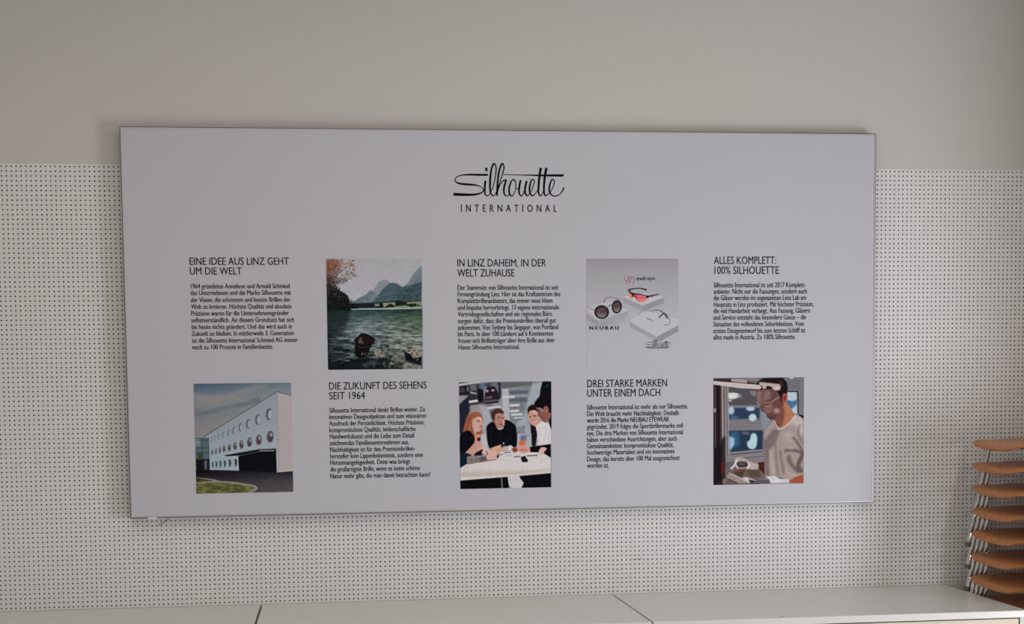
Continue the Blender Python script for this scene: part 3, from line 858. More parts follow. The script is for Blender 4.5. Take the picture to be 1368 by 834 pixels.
# woman, left
cv.poly([(95, 420), (108, 350), (125, 295), (160, 266), (200, 264), (226, 285), (236, 320), (228, 380), (222, 440), (190, 470), (120, 440)], (150, 84, 58), 2, smooth=True)
for k in range(26):
    x = 108 + cv.rng.rand() * 70; cv.line([(x + 30, 285 + cv.rng.rand() * 20), (x + 6, 350), (x - 6 + cv.rng.rand() * 10, 430)], [1.5, 3, 1.5], (188, 122, 84) if cv.rng.rand() < .5 else (106, 56, 42), 1, a=.55)
cv.poly([(160, 385), (162, 330), (182, 302), (215, 296), (232, 318), (236, 350), (228, 376), (212, 398), (190, 400), (180, 450), (160, 450)], (190, 146, 134), 1.5, smooth=True)
cv.poly([(200, 300), (228, 305), (232, 330), (205, 322)], (212, 176, 164), 3, a=.6)
cv.line([(190, 326), (212, 328)], 4.5, (92, 58, 54), 1.2, smooth=False); cv.line([(222, 324), (234, 322)], 4, (92, 58, 54), 1.2, smooth=False)
cv.line([(210, 365), (230, 362)], 5, (140, 62, 64), 1.2, smooth=False); cv.line([(226, 332), (233, 346)], 3, (150, 100, 90), 1.2, smooth=False)
cv.line([(152, 330), (160, 380), (180, 440)], [10, 14, 8], (140, 78, 54), 2)
cv.poly([(76, 430), (100, 400), (140, 390), (168, 420), (185, 470), (180, 530), (110, 545), (78, 550)], (22, 22, 29), 1.5, smooth=True)
cv.poly([(215, 450), (240, 420), (250, 380), (262, 400), (262, 520), (235, 520)], (150, 148, 152), 4, a=.7)
# woman, right of centre
cv.poly([(545, 270), (548, 235), (575, 215), (612, 222), (625, 260), (640, 330), (615, 400), (600, 500), (575, 495), (568, 400), (560, 330)], (38, 28, 32), 1.5, smooth=True)
cv.poly([(548, 290), (556, 262), (580, 252), (610, 262), (636, 310), (640, 340), (618, 365), (588, 362), (560, 340)], (184, 132, 118), 1.5, smooth=True)
cv.poly([(575, 258), (600, 258), (620, 285), (590, 280)], (208, 166, 152), 3, a=.6)
cv.line([(556, 302), (568, 298)], 5, (70, 42, 42), 1.2, smooth=False); cv.line([(584, 296), (602, 292)], 5, (70, 42, 42), 1.2, smooth=False)
cv.line([(578, 336), (592, 334), (608, 322)], [4, 8, 4], (232, 214, 210), 1); cv.line([(576, 332), (592, 330), (608, 318)], 3, (126, 60, 58), 1)
cv.poly([(600, 365), (645, 330), (690, 345), (708, 400), (710, 495), (615, 498), (612, 420)], (196, 184, 190), 1.5)
for p in ([(640, 350), (628, 400), (625, 490)], [(668, 360), (672, 420), (650, 490)], [(700, 400), (690, 450), (700, 490)]):
    cv.line(p, 5, (158, 144, 156), 3, a=.7)
cv.poly([(620, 360), (640, 335), (655, 345), (640, 380)], (222, 212, 214), 2)
# man, far right
cv.poly([(590, 210), (620, 165), (665, 145), (712, 150), (712, 300), (668, 262), (640, 240), (612, 232)], (30, 24, 28), 1.5, smooth=True)
cv.poly([(600, 232), (625, 240), (650, 262), (672, 250), (712, 280), (700, 320), (672, 340), (650, 328), (635, 305), (612, 290), (618, 270)], (132, 84, 76), 1.5)
cv.poly([(655, 240), (668, 225), (688, 235), (688, 262), (668, 270)], (150, 96, 86), 2, smooth=True)
cv.line([(664, 235), (678, 245)], 4, (88, 50, 46), 1.2, smooth=False)
cv.line([(612, 252), (628, 254)], 4, (56, 34, 34), 1.2, smooth=False)
cv.poly([(690, 330), (712, 290), (712, 385), (704, 372)], (22, 20, 26), 2)
for p, w, c in (([(205, 322), (214, 324)], 5, (58, 36, 38)), ([(188, 318), (212, 318)], 3, (120, 72, 56)), ([(212, 358), (230, 356)], 4, (120, 44, 50)), ([(206, 372), (226, 378)], 4, (150, 104, 94)),
                ([(338, 302), (352, 301)], 4, (52, 34, 34)), ([(364, 303), (377, 306)], 4, (52, 34, 34)), ([(335, 294), (354, 294)], 3, (70, 46, 42)), ([(350, 352), (370, 350)], 5, (92, 58, 54)), ([(318, 300), (322, 345), (340, 372)], 7, (138, 92, 84)),
                ([(556, 296), (570, 294)], 3, (62, 40, 38)), ([(582, 290), (602, 286)], 3, (62, 40, 38)), ([(573, 305), (572, 322), (582, 324)], 3, (150, 98, 90)), ([(556, 330), (566, 348), (588, 362)], 6, (150, 100, 90)),
                ([(618, 262), (640, 300), (668, 338)], 8, (104, 62, 58))):
    cv.line(p, w, c, 1, a=.75)
for pts in ([(300, 360), (290, 420), (296, 500)], [(400, 345), (425, 420), (420, 500)], [(340, 400), (352, 470)]):
    cv.line(pts, 7, (40, 42, 52), 4, a=.6)
for pts in ([(96, 430), (120, 470), (110, 530)], [(150, 430), (165, 480), (150, 530)]):
    cv.line(pts, 6, (44, 42, 50), 4, a=.6)
# table, hands, arms
cv.view = A3
cv.poly([(330, 0), (400, 0), (440, 240), (360, 230), (330, 140)], (172, 166, 168), 6)
cv.poly([(860, 0), (1060, 0), (1060, 180), (850, 190)], (158, 158, 166), 5)
cv.poly([(900, 20), (1040, 20), (1030, 110), (900, 100)], (104, 102, 114), 12); cv.poly([(880, 105), (975, 110), (970, 165), (880, 165)], (212, 92, 48), 5)
cv.poly([(990, 30), (1040, 30), (1030, 150), (985, 120)], (150, 156, 170), 8)
tb = cv.vgrad([(240, (186, 178, 178)), (500, (190, 180, 178)), (580, (176, 160, 152)), (650, (196, 184, 180))])
cv.fill([(30, 490), (120, 430), (560, 350), (620, 250), (1060, 230), (1345, 300), (1345, 570), (880, 605), (40, 660)], tb, 2)
cv.line([(40, 640), (640, 610), (1345, 560)], 10, (206, 194, 190), 3, smooth=False)
cv.line([(40, 600), (640, 570), (1345, 520)], 12, (166, 148, 140), 8, smooth=False, a=.5)
cv.poly([(35, 665), (730, 620), (740, 790), (35, 795)], (17, 18, 24), 2); cv.poly([(880, 612), (1345, 575), (1350, 795), (910, 795), (950, 710)], (17, 20, 28), 2)
cv.poly([(720, 612), (890, 605), (895, 640), (950, 710), (918, 790), (780, 795), (730, 720)], (180, 172, 174), 2)
cv.line([(632, 640), (640, 790)], 12, (150, 150, 156), 3, smooth=False)
# left arm, tattooed, with fist
cv.poly([(28, 280), (110, 250), (200, 300), (150, 400), (120, 430), (30, 480)], (22, 40, 54), 3)
cv.poly([(130, 320), (230, 300), (310, 330), (310, 400), (130, 420)], (136, 118, 114), 4)
for k in range(26): cv.ell(160 + cv.rng.rand() * 130, 325 + cv.rng.rand() * 70, 10, 6, (84, 78, 80), cv.rng.rand() * 3, 3, a=.6)
cv.poly([(300, 330), (410, 310), (430, 375), (310, 398)], (92, 84, 90), 3)
cv.poly([(410, 310), (480, 240), (550, 250), (575, 320), (560, 360), (440, 378)], (204, 152, 140), 3, smooth=True)
cv.line([(130, 425), (560, 365)], 9, (96, 62, 62), 4, smooth=False)
# woman's arm and hand
cv.poly([(230, 290), (300, 230), (360, 200), (380, 290), (340, 305), (240, 310)], (44, 26, 32), 4)
cv.poly([(105, 265), (230, 130), (250, 60), (300, 100), (340, 120), (350, 200), (300, 210), (220, 290)], (186, 134, 120), 4)
cv.poly([(235, 0), (325, 0), (320, 60), (290, 110), (250, 100)], (198, 130, 96), 4); cv.ell(300, 70, 24, 26, (48, 28, 30), soft=5)
cv.line([(280, 240), (340, 200), (420, 240), (480, 240)], [26, 30, 44, 40], (206, 152, 138), 4)
cv.poly([(340, 240), (420, 230), (400, 290), (350, 290)], (214, 178, 170), 5, a=.8); cv.line([(400, 240), (420, 270), (430, 300)], 12, (122, 60, 52), 3)
# middle man's hands
cv.poly([(470, 200), (540, 175), (620, 150), (680, 200), (660, 240), (590, 275), (520, 240)], (214, 148, 118), 4)
for k in range(4): cv.line([(560 + 26 * k, 215 - 8 * k), (570 + 28 * k, 255 - 8 * k)], 7, (150, 84, 64), 3, smooth=False, a=.8)
cv.ell(635, 175, 22, 14, (52, 30, 32), soft=4)
cv.line([(655, 120), (665, 160)], 12, (226, 224, 226), 3, smooth=False)
cv.poly([(690, 190), (760, 160), (800, 190), (760, 240), (700, 240)], (214, 204, 202), 5); cv.line([(715, 180), (710, 240)], 8, (60, 58, 64), 3, smooth=False)
cv.line([(665, 270), (760, 262)], 10, (60, 54, 60), 4, smooth=False)
cv.line([(570, 300), (650, 295)], 10, (70, 70, 70), 4, smooth=False); cv.ell(575, 325, 16, 22, (56, 34, 36), soft=4)
cv.poly([(775, 200), (850, 195), (870, 250), (800, 270)], (134, 56, 52), 5)
# right hands
cv.poly([(840, 190), (940, 170), (1045, 200), (1040, 260), (960, 280), (880, 260)], (200, 134, 120), 4)
for k in range(3): cv.line([(880 + 20 * k, 230 + 8 * k), (970 + 20 * k, 215 + 10 * k)], 7, (140, 78, 70), 3, smooth=False, a=.8)
cv.poly([(1040, 190), (1340, 150), (1345, 350), (1230, 280), (1160, 270), (1045, 265)], (19, 20, 26), 3)
cv.poly([(1165, 260), (1210, 195), (1285, 215), (1250, 260), (1235, 310), (1180, 300)], (204, 156, 146), 4, smooth=True)
cv.line([(980, 300), (1165, 292)], 14, (232, 228, 230), 3, smooth=False); cv.line([(995, 318), (1150, 312)], 14, (74, 44, 54), 4, smooth=False)
cv.line([(810, 330), (900, 325)], 14, (80, 50, 56), 4, smooth=False)
cv.poly([(905, 335), (970, 318), (1015, 390), (1000, 410), (925, 408)], (44, 28, 36), 3)
cv.line([(680, 300), (780, 300)], 8, (150, 146, 148), 4, smooth=False); cv.line([(700, 318), (760, 316)], 8, (160, 150, 150), 4, smooth=False)
cv.line([(650, 165), (700, 110), (735, 60)], 14, (34, 46, 66), 6)
cv.build('printed photo of people meeting around a white table')

# ------------------------------------------------------------------ photo 4: eyewear on white blocks
cv = Canvas((783.9, 346.0), (906.4, 345.6), (783.9, 490.6), (165, 161, 166), seed=7)
cv.view = (770, 335, 5.056)
bg = cv.vgrad([(55, (138, 133, 138)), (160, (148, 144, 148)), (300, (156, 152, 156)), (480, (164, 160, 165)), (780, (166, 162, 167))])
cv.im[:] = bg
cv.view = (782, 360, 10.857)
sh = (150, 146, 154)
cv.poly([(20, 640), (180, 760), (620, 690), (630, 740), (300, 860), (20, 800)], (150, 145, 151), 18, a=.7)
cv.poly([(540, 400), (830, 345), (1140, 405), (830, 520)], (176, 171, 177), 3)
cv.poly([(540, 400), (830, 525), (830, 610), (545, 470)], (144, 139, 147), 3); cv.poly([(830, 525), (1140, 405), (1135, 490), (830, 612)], (136, 131, 140), 3)
cv.poly([(20, 560), (330, 455), (620, 600), (190, 740)], (170, 165, 171), 3)
cv.poly([(20, 640), (190, 745), (190, 810), (20, 730)], (140, 135, 144), 4); cv.poly([(190, 745), (620, 600), (620, 680), (330, 800), (190, 812)], (148, 143, 151), 4)
cv.view = (782, 405, 10.857)
cv.poly([(635, 265), (830, 120), (960, 130), (1345, 240), (1345, 325), (1030, 500)], (172, 168, 174), 3)
cv.poly([(635, 265), (1030, 490), (1030, 560), (640, 345)], (146, 141, 149), 3); cv.poly([(1030, 490), (1345, 322), (1345, 410), (1100, 545), (1030, 560)], (132, 127, 136), 3)
cv.view = (782, 360, 10.857)
cv.line([(20, 535), (80, 570), (150, 582), (300, 560), (390, 512), (520, 480)], [5, 8, 8, 6, 7, 5], (108, 70, 74), 2)
cv.line([(268, 480), (290, 425), (320, 405), (400, 408), (515, 440)], [14, 8, 7, 7, 8], (92, 62, 66), 2)
for x, y, rx, ry in ((238, 618, 102, 95), (455, 542, 70, 92)):
    cv.ell(x, y, rx + 4, ry + 4, (20, 17, 22), .1, 2)
    q = cv.pmask(cv.uv([(x + rx * .80 * math.cos(k / 20 * 6.283), y + ry * .82 * math.sin(k / 20 * 6.283)) for k in range(20)]))
    g = cv.vgrad([(y - ry, (58, 44, 46)), (y, (78, 62, 64)), (y + ry * .7, (124, 116, 112))])
    cv.im = cv.im * (1 - q[..., None]) + g * q[..., None]
    cv.line([(x - rx * .8, y - ry * .25), (x, y - ry * .45), (x + rx * .8, y - ry * .72)], 7, (120, 92, 92), 2, a=.7)
cv.line([(325, 525), (360, 512), (392, 508)], 8, (120, 86, 86), 2)
cv.line([(620, 300), (700, 280), (800, 275), (890, 300)], [22, 14, 14, 22], (30, 19, 26), 2)
cv.poly([(625, 320), (645, 330), (680, 370), (690, 410), (665, 432), (640, 400)], (206, 120, 78), 3, smooth=True)
cv.line([(620, 295), (650, 330), (690, 355), (800, 362), (880, 385), (960, 385), (1060, 358)], [18, 20, 26, 14, 20, 22, 10], (34, 20, 28), 2)
cv.poly([(675, 350), (715, 350), (705, 400), (680, 400)], (34, 20, 28), 2)
cv.poly([(712, 365), (800, 372), (882, 388), (885, 430), (850, 470), (790, 474), (745, 450), (715, 400)], (204, 88, 100), 2, smooth=True)
cv.poly([(720, 370), (745, 385), (740, 430), (716, 400)], (150, 24, 52), 4); cv.poly([(760, 440), (880, 430), (850, 468), (790, 470)], (222, 124, 108), 5, a=.8)
cv.poly([(880, 385), (935, 392), (900, 420), (882, 412)], (34, 20, 28), 2)
cv.line([(930, 600), (1050, 592), (1130, 630), (1200, 690), (1228, 750), (1200, 800), (1135, 805)], [6, 11, 12, 8, 6, 7, 8], (60, 54, 62), 2)
cv.line([(780, 660), (775, 635), (850, 612), (940, 600)], [12, 7, 3, 3], (96, 90, 98), 2, a=.8)
cv.line([(1060, 700), (1140, 632)], 17, (38, 36, 44), 2, smooth=False); cv.line([(1140, 632), (1188, 715)], 17, (42, 40, 48), 2, smooth=False)
cv.line([(880, 710), (930, 722), (978, 760)], [5, 11, 7], (62, 56, 64), 2)
cv.line([(790, 690), (850, 790), (960, 835), (1130, 835)], 5, (152, 148, 154), 3, a=.6)
cv.line([(575, 100), (565, 140), (590, 175)], 7, (140, 44, 56), 1.5); cv.line([(690, 100), (708, 150), (690, 212)], 9, (140, 44, 56), 1.5)
cv.line([(612, 138), (630, 108), (662, 112), (655, 140), (612, 138)], 8, (150, 44, 58), 1.5); cv.line([(660, 112), (668, 142)], 7, (150, 44, 58), 1.5)
cv.line([(585, 165), (640, 165), (655, 178), (640, 192), (600, 192), (590, 212)], 8, (150, 44, 58), 1.5)
glasses = cv.build('printed photo of three pairs of glasses on white blocks', .35, 1.0, .9)
YG = YT - 0.0006
g1 = lambda x, y: at(782 + x / 10.857, 360 + y / 10.857, YG)
g2 = lambda x, y: at(782 + x / 10.857, 405 + y / 10.857, YG)
t = TX()
k = (g1(100, 0).x - g1(0, 0).x) / 100
for ch, a, b_, r in (('evil', 745, 865, 0), ('e', 893, 930, 1), ('y', 930, 972, 0), ('e', 970, 1012, 1)):
    p0, p1 = g1(a, 158), g1(b_, 158)
    t.line(ch, p0.x, p1.x, p0.z, 52 * k, rot180=bool(r), offset=.05, y=YG)
t.build('caption_text', M['ink'], sign)['label'] = 'sports eyewear brand name lettered beside the red mark'
t = TX()
p0, p1 = g2(62, 388), g2(485, 388)
t.line('NEUBAU', p0.x, p1.x, p0.z, 50 * k, spacing=1.5, offset=.03, y=YG)
t.build('caption_text', M['ink'], sign)['label'] = 'spaced capitals below the round sunglasses'


def lf2(x, y):
    p = g2(872 + (x - 176) * (1240 - 872) / 1010, 640 + (y - 418) * .37); return p.x, p.z


logo('small_script_logo', lf2, sign, M['ink'], YG, 1.25)['label'] = 'small underlined script logo on the eyewear photo'
p0, p1 = g2(900, 658), g2(1205, 644)
m = MB(); m.box(p0.x, p1.x, YG - .0001, YG, p0.z, p0.z + 9 * k)
sbuild(m, 'logo_underline', M['ink'])

# ------------------------------------------------------------------ photo 5: man at work with a lens
cv = Canvas((953.1, 505.0), (1073.8, 504.4), (953.1, 647.4), (181, 179, 187), seed=8)
N1 = (952, 503, 11.122); N2 = (952, 575, 11.122)
cv.view = N1
cv.im[:] = cv.vgrad([(10, (112, 108, 112)), (600, (122, 120, 124)), (1600, (120, 110, 108))])
# window scene behind
cv.poly([(230, 150), (760, 190), (760, 430), (235, 430)], (88, 84, 88), 6)
cv.poly([(235, 430), (690, 440), (690, 470), (235, 470)], (124, 126, 134), 8)
cv.poly([(240, 470), (700, 465), (700, 640), (245, 640)], (52, 66, 92), 8)
cv.poly([(245, 640), (740, 620), (745, 790), (250, 800)], (128, 122, 124), 8)
for y in (670, 710, 750): cv.line([(250, y), (735, y - 18)], 9, (104, 100, 104), 5, smooth=False)
cv.poly([(700, 500), (760, 480), (860, 620), (800, 800), (740, 800)], (130, 138, 148), 14)
cv.poly([(225, 250), (340, 245), (390, 270), (380, 310), (300, 335), (235, 320)], (206, 208, 210), 5, smooth=True)
cv.ell(400, 290, 36, 34, (150, 152, 156), soft=10, a=.7); cv.ell(262, 356, 22, 16, (190, 192, 194), soft=6)
cv.ell(278, 505, 44, 60, (170, 186, 200), soft=8); cv.ell(560, 482, 66, 30, (180, 190, 204), soft=9)
cv.ell(592, 610, 56, 56, (186, 200, 212), .6, soft=7); cv.ell(320, 610, 60, 26, (86, 112, 140), soft=16)
cv.poly([(545, 215), (650, 220), (640, 300), (600, 290), (560, 260)], (132, 120, 118), 8)
# right background
cv.poly([(1060, 20), (1345, 10), (1345, 600), (1060, 600)], (122, 118, 122), 4)
for y in (60, 100, 140, 175): cv.line([(1100, y - 10), (1300, y + 14)], 10, (92, 88, 92), 5, smooth=False)
cv.poly([(1090, 235), (1240, 235), (1255, 560), (1090, 560)], (172, 186, 200), 4)
cv.poly([(1090, 350), (1180, 375), (1250, 350), (1250, 420), (1170, 490), (1090, 470)], (70, 110, 150), 8)
cv.line([(1110, 228), (1235, 232), (1262, 260), (1268, 560)], 16, (46, 40, 48), 3)
cv.poly([(1120, 15), (1200, 12), (1185, 45), (1150, 48)], (176, 180, 184), 4)
cv.poly([(1260, 560), (1345, 590), (1345, 640)], (26, 22, 26), 3)
# left window frame / dark column
cv.view = N1
cv.poly([(10, 120), (130, 130), (150, 1640), (10, 1640)], (54, 40, 44), 4)
for x, w, c in ((40, 14, (92, 80, 82)), (85, 20, (40, 28, 32)), (120, 10, (96, 74, 72)), (148, 24, (160, 142, 138)), (170, 8, (60, 44, 46)), (190, 16, (158, 140, 138)), (208, 8, (84, 72, 74)), (226, 20, (150, 144, 146))):
    cv.line([(x, 130), (x + 4 + x * .05, 1500 if x < 200 else 1230)], w, c, 3, smooth=False)
cv.ell(36, 498, 20, 34, (150, 138, 138), soft=4)
cv.view = N2
cv.poly([(240, 0), (740, 0), (745, 285), (270, 320)], (46, 62, 84), 6)
cv.ell(330, 130, 75, 130, (60, 104, 138), soft=22, a=.8); cv.poly([(248, 80), (320, 110), (325, 200), (270, 290), (248, 260)], (150, 182, 204), 10)
cv.poly([(570, 60), (620, 40), (658, 90), (655, 200), (630, 265), (570, 275), (520, 240), (512, 170), (550, 140)], (166, 198, 214), 6, smooth=True)
cv.line([(440, 30), (540, 50)], 34, (110, 110, 130), 12, smooth=False)
cv.poly([(245, 330), (740, 285), (770, 330), (770, 460), (700, 490), (480, 440), (200, 470), (200, 420)], (128, 122, 126), 3)
cv.line([(260, 352), (735, 310)], 13, (72, 60, 66), 4, smooth=False); cv.line([(210, 430), (760, 382)], 8, (84, 74, 80), 4, smooth=False)
cv.line([(262, 330), (735, 292)], 14, (158, 152, 156), 4, smooth=False); cv.line([(205, 425), (760, 340)], 12, (150, 144, 148), 5, smooth=False, a=.6)
cv.poly([(190, 470), (420, 440), (500, 560), (200, 580)], (102, 96, 100), 6)
cv.poly([(20, 250), (100, 240), (160, 90), (190, 80), (190, 700), (20, 790)], (36, 30, 36), 8, a=.8)
cv.poly([(125, 470), (180, 470), (185, 610), (130, 640)], (112, 40, 38), 8, a=.85)
# neck, head
cv.view = N1
cv.poly([(905, 640), (1030, 400), (1090, 385), (1180, 520), (1230, 590), (1130, 690), (1010, 765), (930, 745), (900, 700)], (178, 116, 86), 3, smooth=True)
cv.poly([(905, 640), (1040, 420), (1065, 520), (1060, 640), (1020, 750), (930, 745), (900, 700)], (122, 74, 62), 10, a=.9)
cv.poly([(640, 210), (1000, 170), (1060, 260), (1050, 420), (980, 560), (915, 640), (850, 640), (800, 600), (790, 555), (745, 528), (722, 525), (715, 490), (690, 440), (665, 400), (650, 330)], (112, 72, 68), 2.5, smooth=False)
cv.poly([(650, 225), (860, 215), (850, 330), (700, 400), (655, 380)], (142, 118, 114), 12, a=.75)
cv.poly([(760, 430), (900, 420), (900, 520), (820, 560), (760, 520)], (146, 104, 100), 14, a=.7)
cv.ell(950, 515, 48, 42, (190, 142, 134), soft=12, a=.8)
cv.line([(745, 215), (735, 370)], 30, (110, 66, 64), 12, smooth=False, a=.7)
cv.poly([(800, 590), (850, 640), (910, 640), (960, 560), (900, 600)], (82, 60, 62), 8, a=.8)
cv.line([(800, 552), (840, 556), (885, 522)], [5, 10, 5], (76, 38, 42), 3); cv.line([(806, 540), (846, 540), (880, 515)], 6, (186, 158, 154), 3, a=.7)
cv.poly([(640, 115), (700, 55), (760, 28), (1040, 25), (1095, 90), (1112, 180), (1100, 290), (1060, 255), (1030, 300), (1020, 400), (995, 300), (960, 230), (880, 190), (700, 200)], (42, 33, 36), 3)
cv.poly([(985, 60), (1040, 100), (1030, 170), (1000, 160)], (92, 76, 66), 12, a=.6)
cv.poly([(1035, 275), (1060, 256), (1098, 270), (1108, 320), (1085, 375), (1050, 400), (1035, 360)], (172, 78, 64), 3, smooth=True)
cv.poly([(1050, 300), (1085, 300), (1080, 350), (1055, 365)], (122, 48, 44), 5, a=.8)
cv.line([(860, 395), (920, 350), (985, 310)], 8, (190, 168, 160), 2); cv.line([(660, 385), (680, 420), (720, 425), (730, 400)], 8, (200, 192, 194), 2)
cv.line([(740, 400), (800, 390), (850, 400), (852, 440), (810, 450), (775, 430)], 7, (176, 152, 150), 2, a=.85)
cv.line([(700, 430), (740, 405)], 7, (70, 48, 50), 3, smooth=False)
# white bar at the top and its reflection
cv.poly([(10, 35), (280, 30), (650, 110), (640, 125), (10, 70)], (66, 54, 56), 4)
cv.poly([(270, 35), (480, 45), (520, 70), (500, 105), (280, 80)], (166, 148, 146), 4)
cv.poly([(480, 20), (700, 25), (660, 80), (530, 60)], (138, 120, 118), 5)
cv.poly([(10, 68), (690, 130), (725, 165), (700, 192), (400, 175), (10, 118)], (198, 184, 182), 3)
cv.line([(20, 100), (700, 165)], 6, (168, 150, 148), 3, smooth=False)
cv.poly([(690, 85), (990, 120), (1010, 160), (995, 210), (920, 215), (885, 190), (870, 155), (800, 145), (790, 185), (740, 190), (735, 145), (690, 140)], (184, 160, 154), 4)
cv.poly([(920, 160), (985, 160), (980, 195), (925, 195)], (206, 188, 182), 6)
# shirt
S1 = [(905, 655), (820, 740), (770, 830), (750, 1000), (745, 1100), (780, 1200), (775, 1480), (1000, 1500), (1180, 1560), (1345, 1480), (1345, 640), (1240, 570), (1180, 640), (1110, 720), (1010, 785), (930, 760)]
cv.poly(S1, (160, 142, 136), 3)
cv.poly([(750, 960), (900, 780), (1000, 800), (930, 1000), (850, 1090), (830, 1300), (850, 1500), (775, 1480), (780, 1200), (745, 1100)], (118, 100, 98), 16, a=.9)
cv.poly([(1240, 580), (1345, 650), (1345, 900), (1200, 700), (1100, 760)], (190, 176, 172), 16, a=.8)
cv.poly([(1050, 830), (1180, 830), (1240, 960), (1100, 1000)], (180, 160, 150), 24, a=.7)
cv.line([(912, 660), (960, 760), (1010, 780), (1110, 715), (1235, 580)], 12, (214, 202, 198), 3)
for p, w, c in (([(1170, 910), (1230, 950), (1345, 1130)], 26, (92, 74, 72)), ([(1060, 1110), (1180, 1100), (1345, 1140)], 40, (100, 82, 78)),
                ([(1000, 1100), (1020, 1250), (1060, 1460)], 26, (120, 98, 92)), ([(930, 1000), (940, 1200), (975, 1480)], 18, (112, 92, 88)),
                ([(1120, 1180), (1160, 1300), (1290, 1440)], 60, (112, 92, 86)), ([(1345, 1150), (1270, 1330), (1330, 1430)], 60, (94, 78, 76)),
                ([(860, 1080), (870, 1260), (900, 1450)], 34, (178, 158, 150)), ([(1290, 720), (1270, 860), (1340, 1020)], 20, (112, 94, 92)),
                ([(1120, 1060), (1200, 1080)], 24, (186, 168, 158)), ([(1080, 1400), (1200, 1480), (1300, 1470)], 40, (176, 156, 148))):
    cv.line(p, w, c, 12, a=.85)
# forearms, gloves, tray
cv.view = N2
cv.poly([(670, 480), (765, 465), (770, 660), (740, 640), (680, 570)], (84, 42, 36), 5)
cv.poly([(200, 590), (480, 570), (700, 580), (760, 650), (780, 790), (200, 790)], (110, 94, 88), 6)
cv.poly([(220, 640), (290, 640), (540, 760), (540, 790), (360, 790), (215, 700)], (150, 134, 126), 4)
cv.line([(245, 625), (540, 775)], 12, (196, 180, 172), 3, smooth=False); cv.line([(240, 720), (370, 780)], 16, (74, 60, 60), 5, smooth=False)
cv.poly([(430, 700), (500, 690), (640, 740), (630, 780), (530, 770)], (190, 182, 182), 5); cv.poly([(530, 725), (640, 750), (620, 785), (560, 775)], (58, 54, 66), 4)
cv.poly([(310, 610), (480, 590), (430, 690), (380, 680)], (84, 68, 62), 8)
cv.poly([(500, 590), (690, 590), (700, 700), (540, 680)], (92, 76, 68), 8)
cv.poly([(400, 395), (500, 430), (600, 480), (670, 495), (672, 570), (560, 575), (530, 540), (520, 470), (440, 450), (350, 460), (335, 420)], (176, 158, 150), 4, smooth=True)
cv.line([(370, 430), (340, 480), (320, 520), (270, 565)], [36, 34, 30, 30], (206, 190, 182), 3)
cv.line([(340, 500), (365, 540), (378, 580)], [24, 22, 22], (200, 180, 170), 3)
cv.line([(530, 480), (540, 520), (510, 570)], [30, 28, 26], (210, 194, 186), 3)
cv.ell(440, 503, 82, 40, (58, 52, 58), .12, 3); cv.ell(430, 495, 56, 22, (92, 86, 92), .12, 6)
cv.line([(400, 550), (450, 556), (490, 545)], 8, (222, 210, 204), 3)
cv.line([(330, 585), (420, 585), (490, 590)], 22, (132, 60, 42), 5)
cv.poly([(660, 715), (850, 720), (850, 785), (640, 785)], (96, 88, 98), 4); cv.line([(670, 722), (845, 728)], 10, (140, 134, 142), 4, smooth=False)
cv.poly([(780, 685), (920, 680), (1000, 730), (1130, 730), (1140, 785), (860, 788), (840, 730)], (204, 196, 198), 4)
for x in (1040, 1075, 1110): cv.line([(x, 735), (x - 6, 782)], 7, (160, 152, 156), 4, smooth=False)
cv.line([(860, 700), (930, 735)], 8, (166, 156, 160), 5, smooth=False)
cv.poly([(1140, 750), (1250, 690), (1345, 665), (1345, 785), (1150, 785)], (168, 80, 58), 4)
cv.view = N1
cv.line([(10, 1590), (700, 1592)], 12, (60, 50, 54), 4, smooth=False, a=.6)
cv.build('printed photo of a man with glasses inspecting a lens')

# ------------------------------------------------------------------ marks on the wall
m = MB(); a = at(845, 747.2, 0); b_ = at(858, 747.2, 0)
m.box(a.x, b_.x, -.0006, .001, a.z - .0008, a.z + .0008)
m.build('scuff_mark', M['scuff'], wall_back)
a = at(212, 702.3, -.002); b_ = at(226, 693.5, -.002)
m = MB(); m.tube([a, (a + b_) / 2 + Vector((0, 0, -.001)), b_], .0007, 6)
m.build('scuff_mark', M['scuff'], wall_back)

# ------------------------------------------------------------------ low cabinets
DEP = .535
TOP = .78
SE = [-0.8369, 0.3481, 1.5367]


def cabinet(x0, x1, label):
    r = empty('low_cabinet', ((x0 + x1) / 2, -DEP / 2, 0)); o3 = Vector(r.location)
    tag(r, label, 'cabinet', 'row of low cabinets along the wall')
    def bb(mb, nm, mt, par=r, **k):
        mb.v = [(p[0] - o3.x, p[1] - o3.y, p[2] - o3.z) for p in mb.v]
        return mb.build(nm, mt, par, **k)
    g = .0034
    m = MB(); m.box(x0 + g, x1 - g, -DEP, -.0015, TOP - .022, TOP); bb(m, 'top_board', [M['laminate']], bevel=.0018)
    m = MB()
    t_ = .028
    m.box(x0 + g, x0 + t_, -DEP + .002, -.012, .06, TOP - .0225); m.box(x1 - t_, x1 - g, -DEP + .002, -.012, .06, TOP - .0225)
    m.box(x0 + t_, x1 - t_, -DEP + .03, -.012, .06, .08); m.box(x0 + t_, x1 - t_, -.03, -.012, .08, TOP - .0225)
    bb(m, 'body', M['cabinet'])
    xm = (x0 + x1) / 2
    for a_, b__ in ((x0 + t_ + .002, xm - .0015), (xm + .0015, x1 - t_ - .002)):
        m = MB(); m.box(a_, b__, -DEP + .006, -DEP + .025, .083, TOP - .026); bb(m, 'door', M['cream'], bevel=.0012)
    m = MB(); m.box(x0 + .02, x1 - .02, -DEP + .05, -.02, 0, .06); bb(m, 'plinth', M['dark_gap'])
    return r


